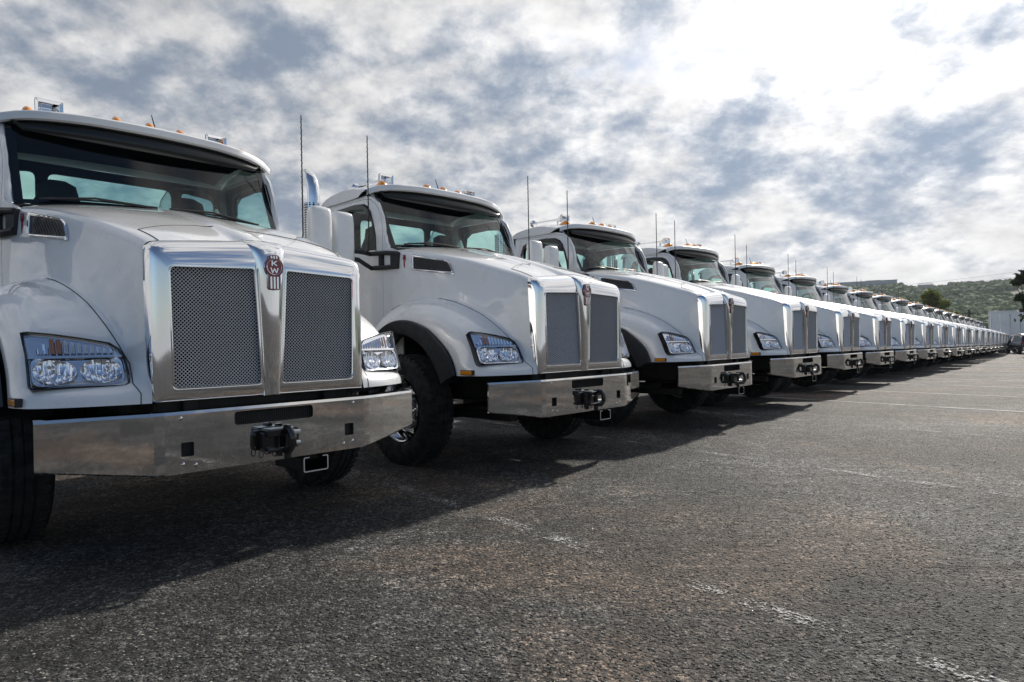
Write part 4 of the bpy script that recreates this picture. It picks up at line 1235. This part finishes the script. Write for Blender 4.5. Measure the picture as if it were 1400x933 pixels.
def hill_h(az, d):
    """height of the wooded ridge"""
    top = 54 + (6 if az < 31 else 6 - min(6, (az - 31) * 1.5)) + 2.2 * math.sin(az * .35) + 3 * noise.noise(Vector((az * .25, 3, 0))) + (2.5 if az > 33 else 0) + (-3.0 if 31 < az < 34 else 0)
    t = min(1, max(0, (d - 330) / 640))
    s = t * t * (3 - 2 * t)
    return -1.2 + (top + 1) * s + 3.0 * noise.noise(Vector((az * .5, d * .006, 1))) * s


hm = MB(); azs = [(-75 + 1.0 * k) for k in range(160)]; ds = [330 + 40 * k for k in range(17)] + [1050, 1200, 1600, 2500]
hm.grid([[(*polar(a_, d), hill_h(a_, min(d, 970)) - (max(0, d - 970) * .004)) for a_ in azs] for d in ds])
tag(hm.build('hill', M['hill'], None, True, None, recalc=False), kind='structure')
# wood on the hill: many clumped crowns
rnd = random.Random(11)
ico = bmesh.new(); bmesh.ops.create_icosphere(ico, subdivisions=2, radius=1); iv_ = [v.co.copy() for v in ico.verts]; if_ = [[v.index for v in f.verts] for f in ico.faces]; ico.free()
wm = MB()
for k in range(8200):
    a_ = rnd.uniform(24, 41) if k < 6800 else rnd.uniform(-40, 75); d = 340 + 600 * rnd.random() ** 1.15
    x, y = polar(a_, d)
    if noise.noise(Vector((x * .008, y * .008, 5))) > .22 and d > 600: continue
    r_ = rnd.uniform(2.0, 4.6); z = hill_h(a_, d) + r_ * .35
    q_ = [rnd.uniform(.72, 1.22) for _ in iv_]; wm.add([(x + v.x * r_ * k_, y + v.y * r_ * k_, z + v.z * r_ * k_) for v, k_ in zip(iv_, q_)], if_)
tag(wm.build('hillside_wood', M['wood'], None, False, recalc=False), kind='stuff')
# brown brush strip at the lot's far edge
bmh = MB()
for k in range(1500):
    a_ = rnd.uniform(24, 41); d = rnd.uniform(150, 215); x, y = polar(a_, d); r_ = rnd.uniform(.6, 1.5)
    h = rnd.uniform(1.0, 3.6)
    z = -1.3 + h * .5
    bmh.add([(x + v.x * r_ * rnd.uniform(.7, 1.3), y + v.y * r_, z + v.z * h * .6 * rnd.uniform(.7, 1.2)) for v in iv_], if_)
tag(bmh.build('dry_brush', M['brush'], None, False, recalc=False), kind='stuff')

# long building on the ridge
bx, by = polar(28.3, 960)
b = empty('hilltop_building', (bx, by, 62), -R(28.3))
tag(b, 'long low blue-grey building on top of the ridge', 'building')
m = MB(); m.box((-60, 0, -6), (40, 30, 9.0)); m.build('wall', M['bluebld'], b)
m = MB(); m.box((-60.5, -.5, 9.0), (40.5, 30.5, 9.7)); m.box((5, 5, 9.7), (22, 15, 10.6)); m.build('roof', M['bldroof'], b)
for q in range(12):
    m = MB(); m.box((-57 + q * 8, -.15, 3), (-51.5 + q * 8, 0.2, 5.2)); m.build('window', M['darkwin'], b)
bx, by = polar(32.6, 965)
b = empty('ridge_house', (bx, by, 60), -R(32.6)); tag(b, 'small dark house on the ridge above the bushy elm', 'house')
m = MB(); m.box((-10, 0, -4), (6, 10, 3.2)); m.build('wall', M['bluebld'], b)
m = MB(); m.add([(-11, -1, 3.2), (7, -1, 3.2), (7, 11, 3.2), (-11, 11, 3.2), (-9, 5, 6.2), (5, 5, 6.2)], [(0, 1, 5, 4), (1, 2, 5), (2, 3, 4, 5), (3, 0, 4), (0, 3, 2, 1)]); m.build('roof', M['bldroof'], b)


def tree_obj(name, az, d, h, crowns, leaf, label, trunk_r, zb=-1.2, n=2600, ls=.22, seed=3, cat='tree'):
    rnd = random.Random(seed)
    x, y = polar(az, d)
    t = empty(name, (x, y, zb), -R(az)); tag(t, label, cat)
    tr = MB(); tr.tube([(0, 0, 0), (.05, 0, h * .25), (-.05, 0, h * .5), (.1, 0, h * .8)], [trunk_r, trunk_r * .8, trunk_r * .55, trunk_r * .15], 8)
    for cx_, cz, rx, rz_ in crowns:
        for _ in range(5):
            a0 = rnd.uniform(0, 6.28); e = Vector((cx_ + math.cos(a0) * rx * .7, math.sin(a0) * rx * .6, cz + rnd.uniform(-.5, .7) * rz_))
            s0 = Vector((0, 0, h * rnd.uniform(.25, .5))); tr.tube([s0, (s0 + e) / 2 + Vector((0, 0, .3)), e], [trunk_r * .4, trunk_r * .25, .02], 5)
    tr.build('trunk', M['bark'], t, True)
    lf = MB()
    cl = []
    for cx_, cz, rx, rz_ in crowns:
        for _ in range(26):
            v = Vector((rnd.gauss(0, 1), rnd.gauss(0, 1), rnd.gauss(0, 1))).normalized() * rnd.uniform(.35, 1.0)
            cl.append((Vector((cx_ + v.x * rx, v.y * rx * .8, cz + v.z * rz_)), rnd.uniform(.22, .42) * min(rx, rz_)))
    for k in range(n):
        c, r_ = rnd.choice(cl); p = c + Vector((rnd.gauss(0, 1), rnd.gauss(0, 1), rnd.gauss(0, .7))) * r_ * .55
        u = Vector((rnd.gauss(0, 1), rnd.gauss(0, 1), rnd.gauss(0, 1))).normalized(); w = u.orthogonal().normalized(); s_ = ls * rnd.uniform(.6, 1.4)
        lf.add([p - u * s_, p + w * s_ * .5, p + u * s_, p - w * s_ * .5], [(0, 1, 2, 3)])
    tag(lf.build('crown', leaf, t, False, recalc=False), kind='stuff')
    return t


tree_obj('elm_tree', 32.3, 112, 8.6, [(-2.4, 6.1, 1.7, 1.9), (1.5, 7.2, 1.7, 2.3), (0, 4.0, 3.6, 2.0), (3.2, 4.4, 1.4, 1.3)], M['leaf'], 'bushy yellow-green elm with a forked crown rising behind the truck row', .25, n=7500, ls=.22, seed=5)
tree_obj('roadside_tree', 38.35, 62, 9.0, [(-.15, 6.4, .8, .5), (.5, 3.9, 1.0, 1.2), (.9, 6.3, 1.2, 1.8), (-.2, 5.0, .35, .35)], M['leaf_dark'], 'dark leafy tree cut off by the right edge above the trailer', .10, n=2600, ls=.17, seed=8)
tree_obj('shrub', 35.5, 105, 2.6, [(0, 1.6, 1.6, 1.0), (1.6, 1.3, 1.0, .8)], M['leaf'], 'low green shrub between the last trucks and the white trailer', .06, n=900, ls=.16, seed=9, cat='shrub')

# utility poles and wires
def pole(az, d, h, label):
    x, y = polar(az, d); p = empty('utility_pole', (x, y, -1.3), -R(az)); tag(p, label, 'pole')
    m = MB(); m.tube([(0, 0, 0), (0, 0, h)], [.20, .14], 8); m.build('shaft', M['polewood'], p, True)
    m = MB(); m.box((-.9, -.06, h - .6), (.9, .06, h - .48)); m.build('crossarm', M['polewood'], p)
    return Vector((x, y, h - 1.9))


p1 = pole(35.12, 130, 6.3, 'dark utility pole standing between the far trucks and the trailer')
# ------------------------------------------------------------------ trailer
x, y = polar(39.1, 80)
tz = -0.85
t = empty('box_trailer', (x, y, tz), R(-36)); tag(t, 'white box trailer with a black roof strip parked past the end of the row', 'trailer')
m = MB(); m.box((-4.0, 0, 1.05), (7, 2.55, 4.12)); m.build('body', M['trailer'], t, bevel=.04)
m = MB(); m.box((-1.6, -.04, 4.0), (4, .5, 4.27)); m.build('roof_strip', M['black'], t)
m = MB(); m.box((-4.02, -.06, 4.0), (-1.75, .4, 4.2)); m.build('roof_cap', M['paint'], t)
for q in range(14):
    m = MB(); m.box((-3.9 + q * .78, -.03, 1.1), (-3.84 + q * .78, .0, 3.85)); m.build('side_rib', M['alu'], t)
m = MB(); m.box((-4.0, -.02, 1.0), (7, .02, 1.12)); m.build('bottom_rail', M['alu'], t)
m = MB(); m.box((-3.7, .4, .75), (7, 2.1, 1.02)); m.build('underframe', M['chassis'], t)
for xx in (-3.0, -1.8, 5.6):
    m = MB(); m.lathe([(0, 0), (.3, .0), (.5, .02), (.52, .12), (.52, .28), (.3, .3)], (xx, .1, .52), 'y', 24); m.build('wheel', M['rubber'], t, True)

# ------------------------------------------------------------------ suv
x, y = polar(38.25, 72)
v_ = empty('parked_suv', (x, y, ground_z(x, y)), R(-22)); tag(v_, 'dark blue suv parked beyond the far end of the truck row', 'suv')
m = MB()
sec = [(-2.35, .45, .95, .88), (-2.30, .35, 1.08, .93), (-2.0, .30, 1.10, .96), (-1.0, .28, 1.08, .97), (1.0, .28, 1.06, .97), (1.9, .30, 1.0, .95), (2.25, .34, .92, .90), (2.35, .42, .80, .82)]
m.grid([[(-w, yy, zb + .1), (-w, yy, (zb + zt) / 2), (-w * .97, yy, zt - .05), (-w * .90, yy, zt), (0, yy, zt + .02), (w * .90, yy, zt), (w * .97, yy, zt - .05), (w, yy, (zb + zt) / 2), (w, yy, zb + .1), (w * .9, yy, zb), (-w * .9, yy, zb)] for yy, zb, zt, w in sec], closed=True)
m.f.append(tuple(range(11))); m.f.append(tuple(77 + q for q in range(11)))
m.build('body', M['carpaint'], v_, True, 50)
m = MB(); m.grid([[(-w, yy, z) for w in (.88, .74)] for yy, z in ((0, 0),)]) if False else None
gh = MB()
cab_ = [(-2.2, 1.08), (-1.95, 1.62), (-1.7, 1.74), (.3, 1.76), (.7, 1.68), (1.3, 1.06)]
gh.grid([[(sx_ * (.90 if z < 1.2 else .76), yy, z) for sx_ in (-1, 1)] for yy, z in cab_])
for sx_ in (-1, 1): gh.add([(sx_ * (.90 if z < 1.2 else .76), yy, z) for yy, z in cab_], [tuple(range(6))])
gh.build('greenhouse', M['carglass'], v_)
m = MB(); m.grid([[(sx_ * .78, yy, z) for sx_ in (-1, -.6, .6, 1)] for yy, z in ((-1.92, 1.64), (-1.7, 1.765), (.3, 1.785), (.68, 1.70))]); m.build('roof', M['paint'], v_, True)
for sx_ in (-1, 1):
    m = MB(); m.box((sx_ * .86 - .08, -2.38, .85), (sx_ * .86 + .08, -2.28, 1.05)); m.build('tail_light', M['taillight'], v_, bevel=.02)
    m = MB(); m.box((sx_ * 1.0 - .08, .85, 1.0), (sx_ * 1.0 + .08, .95, 1.16)); m.build('wing_mirror', M['carpaint'], v_, bevel=.02)
    for yy in (-1.45, 1.45):
        m = MB(); m.lathe([(0, .02), (.2, .0), (.34, .01), (.37, .06), (.37, .22), (.3, .25)], (sx_ * .98, yy, .37), 'x', 24, -sx_); w_ = m.build('wheel', M['rubber'], v_, True)
        m = MB(); m.lathe([(0, .0), (.1, -.01), (.22, .005)], (sx_ * .985, yy, .37), 'x', 16, -sx_); m.build('rim', M['alu'], w_, True)
m = MB(); m.box((-.9, -2.45, .38), (.9, -2.30, .62)); m.build('rear_bumper', M['alu'], v_, bevel=.03)

# thin overhead line
m = MB()
for dz in (0, 1.2):
    A = Vector((*polar(24, 210), 13.5 + dz)); B = Vector((*polar(42, 190), 15.5 + dz))
    m.tube([A.lerp(B, q / 16) + Vector((0, 0, -4 * 1.3 * (q / 16) * (1 - q / 16))) for q in range(17)], .018, 4, cap=False)
tag(m.build('power_line', M['polewood'], None), 'pair of thin overhead wires sagging above the ridge', 'power line')

# ------------------------------------------------------------------ thin air between here and the ridge
hz_m = bpy.data.materials.new('thin_haze'); hz_m.use_nodes = True
t_ = hz_m.node_tree; t_.nodes.clear()
pv_ = t_.nodes.new('ShaderNodeVolumePrincipled'); pv_.inputs['Color'].default_value = (0.80, 0.88, 1.0, 1); pv_.inputs['Density'].default_value = 0.00014; pv_.inputs['Anisotropy'].default_value = 0.3
t_.links.new(pv_.outputs[0], t_.nodes.new('ShaderNodeOutputMaterial').inputs['Volume'])
m = MB(); m.box((-3100, -3100, -12), (4100, 6100, 110))
tag(m.build('haze', hz_m), kind='stuff')
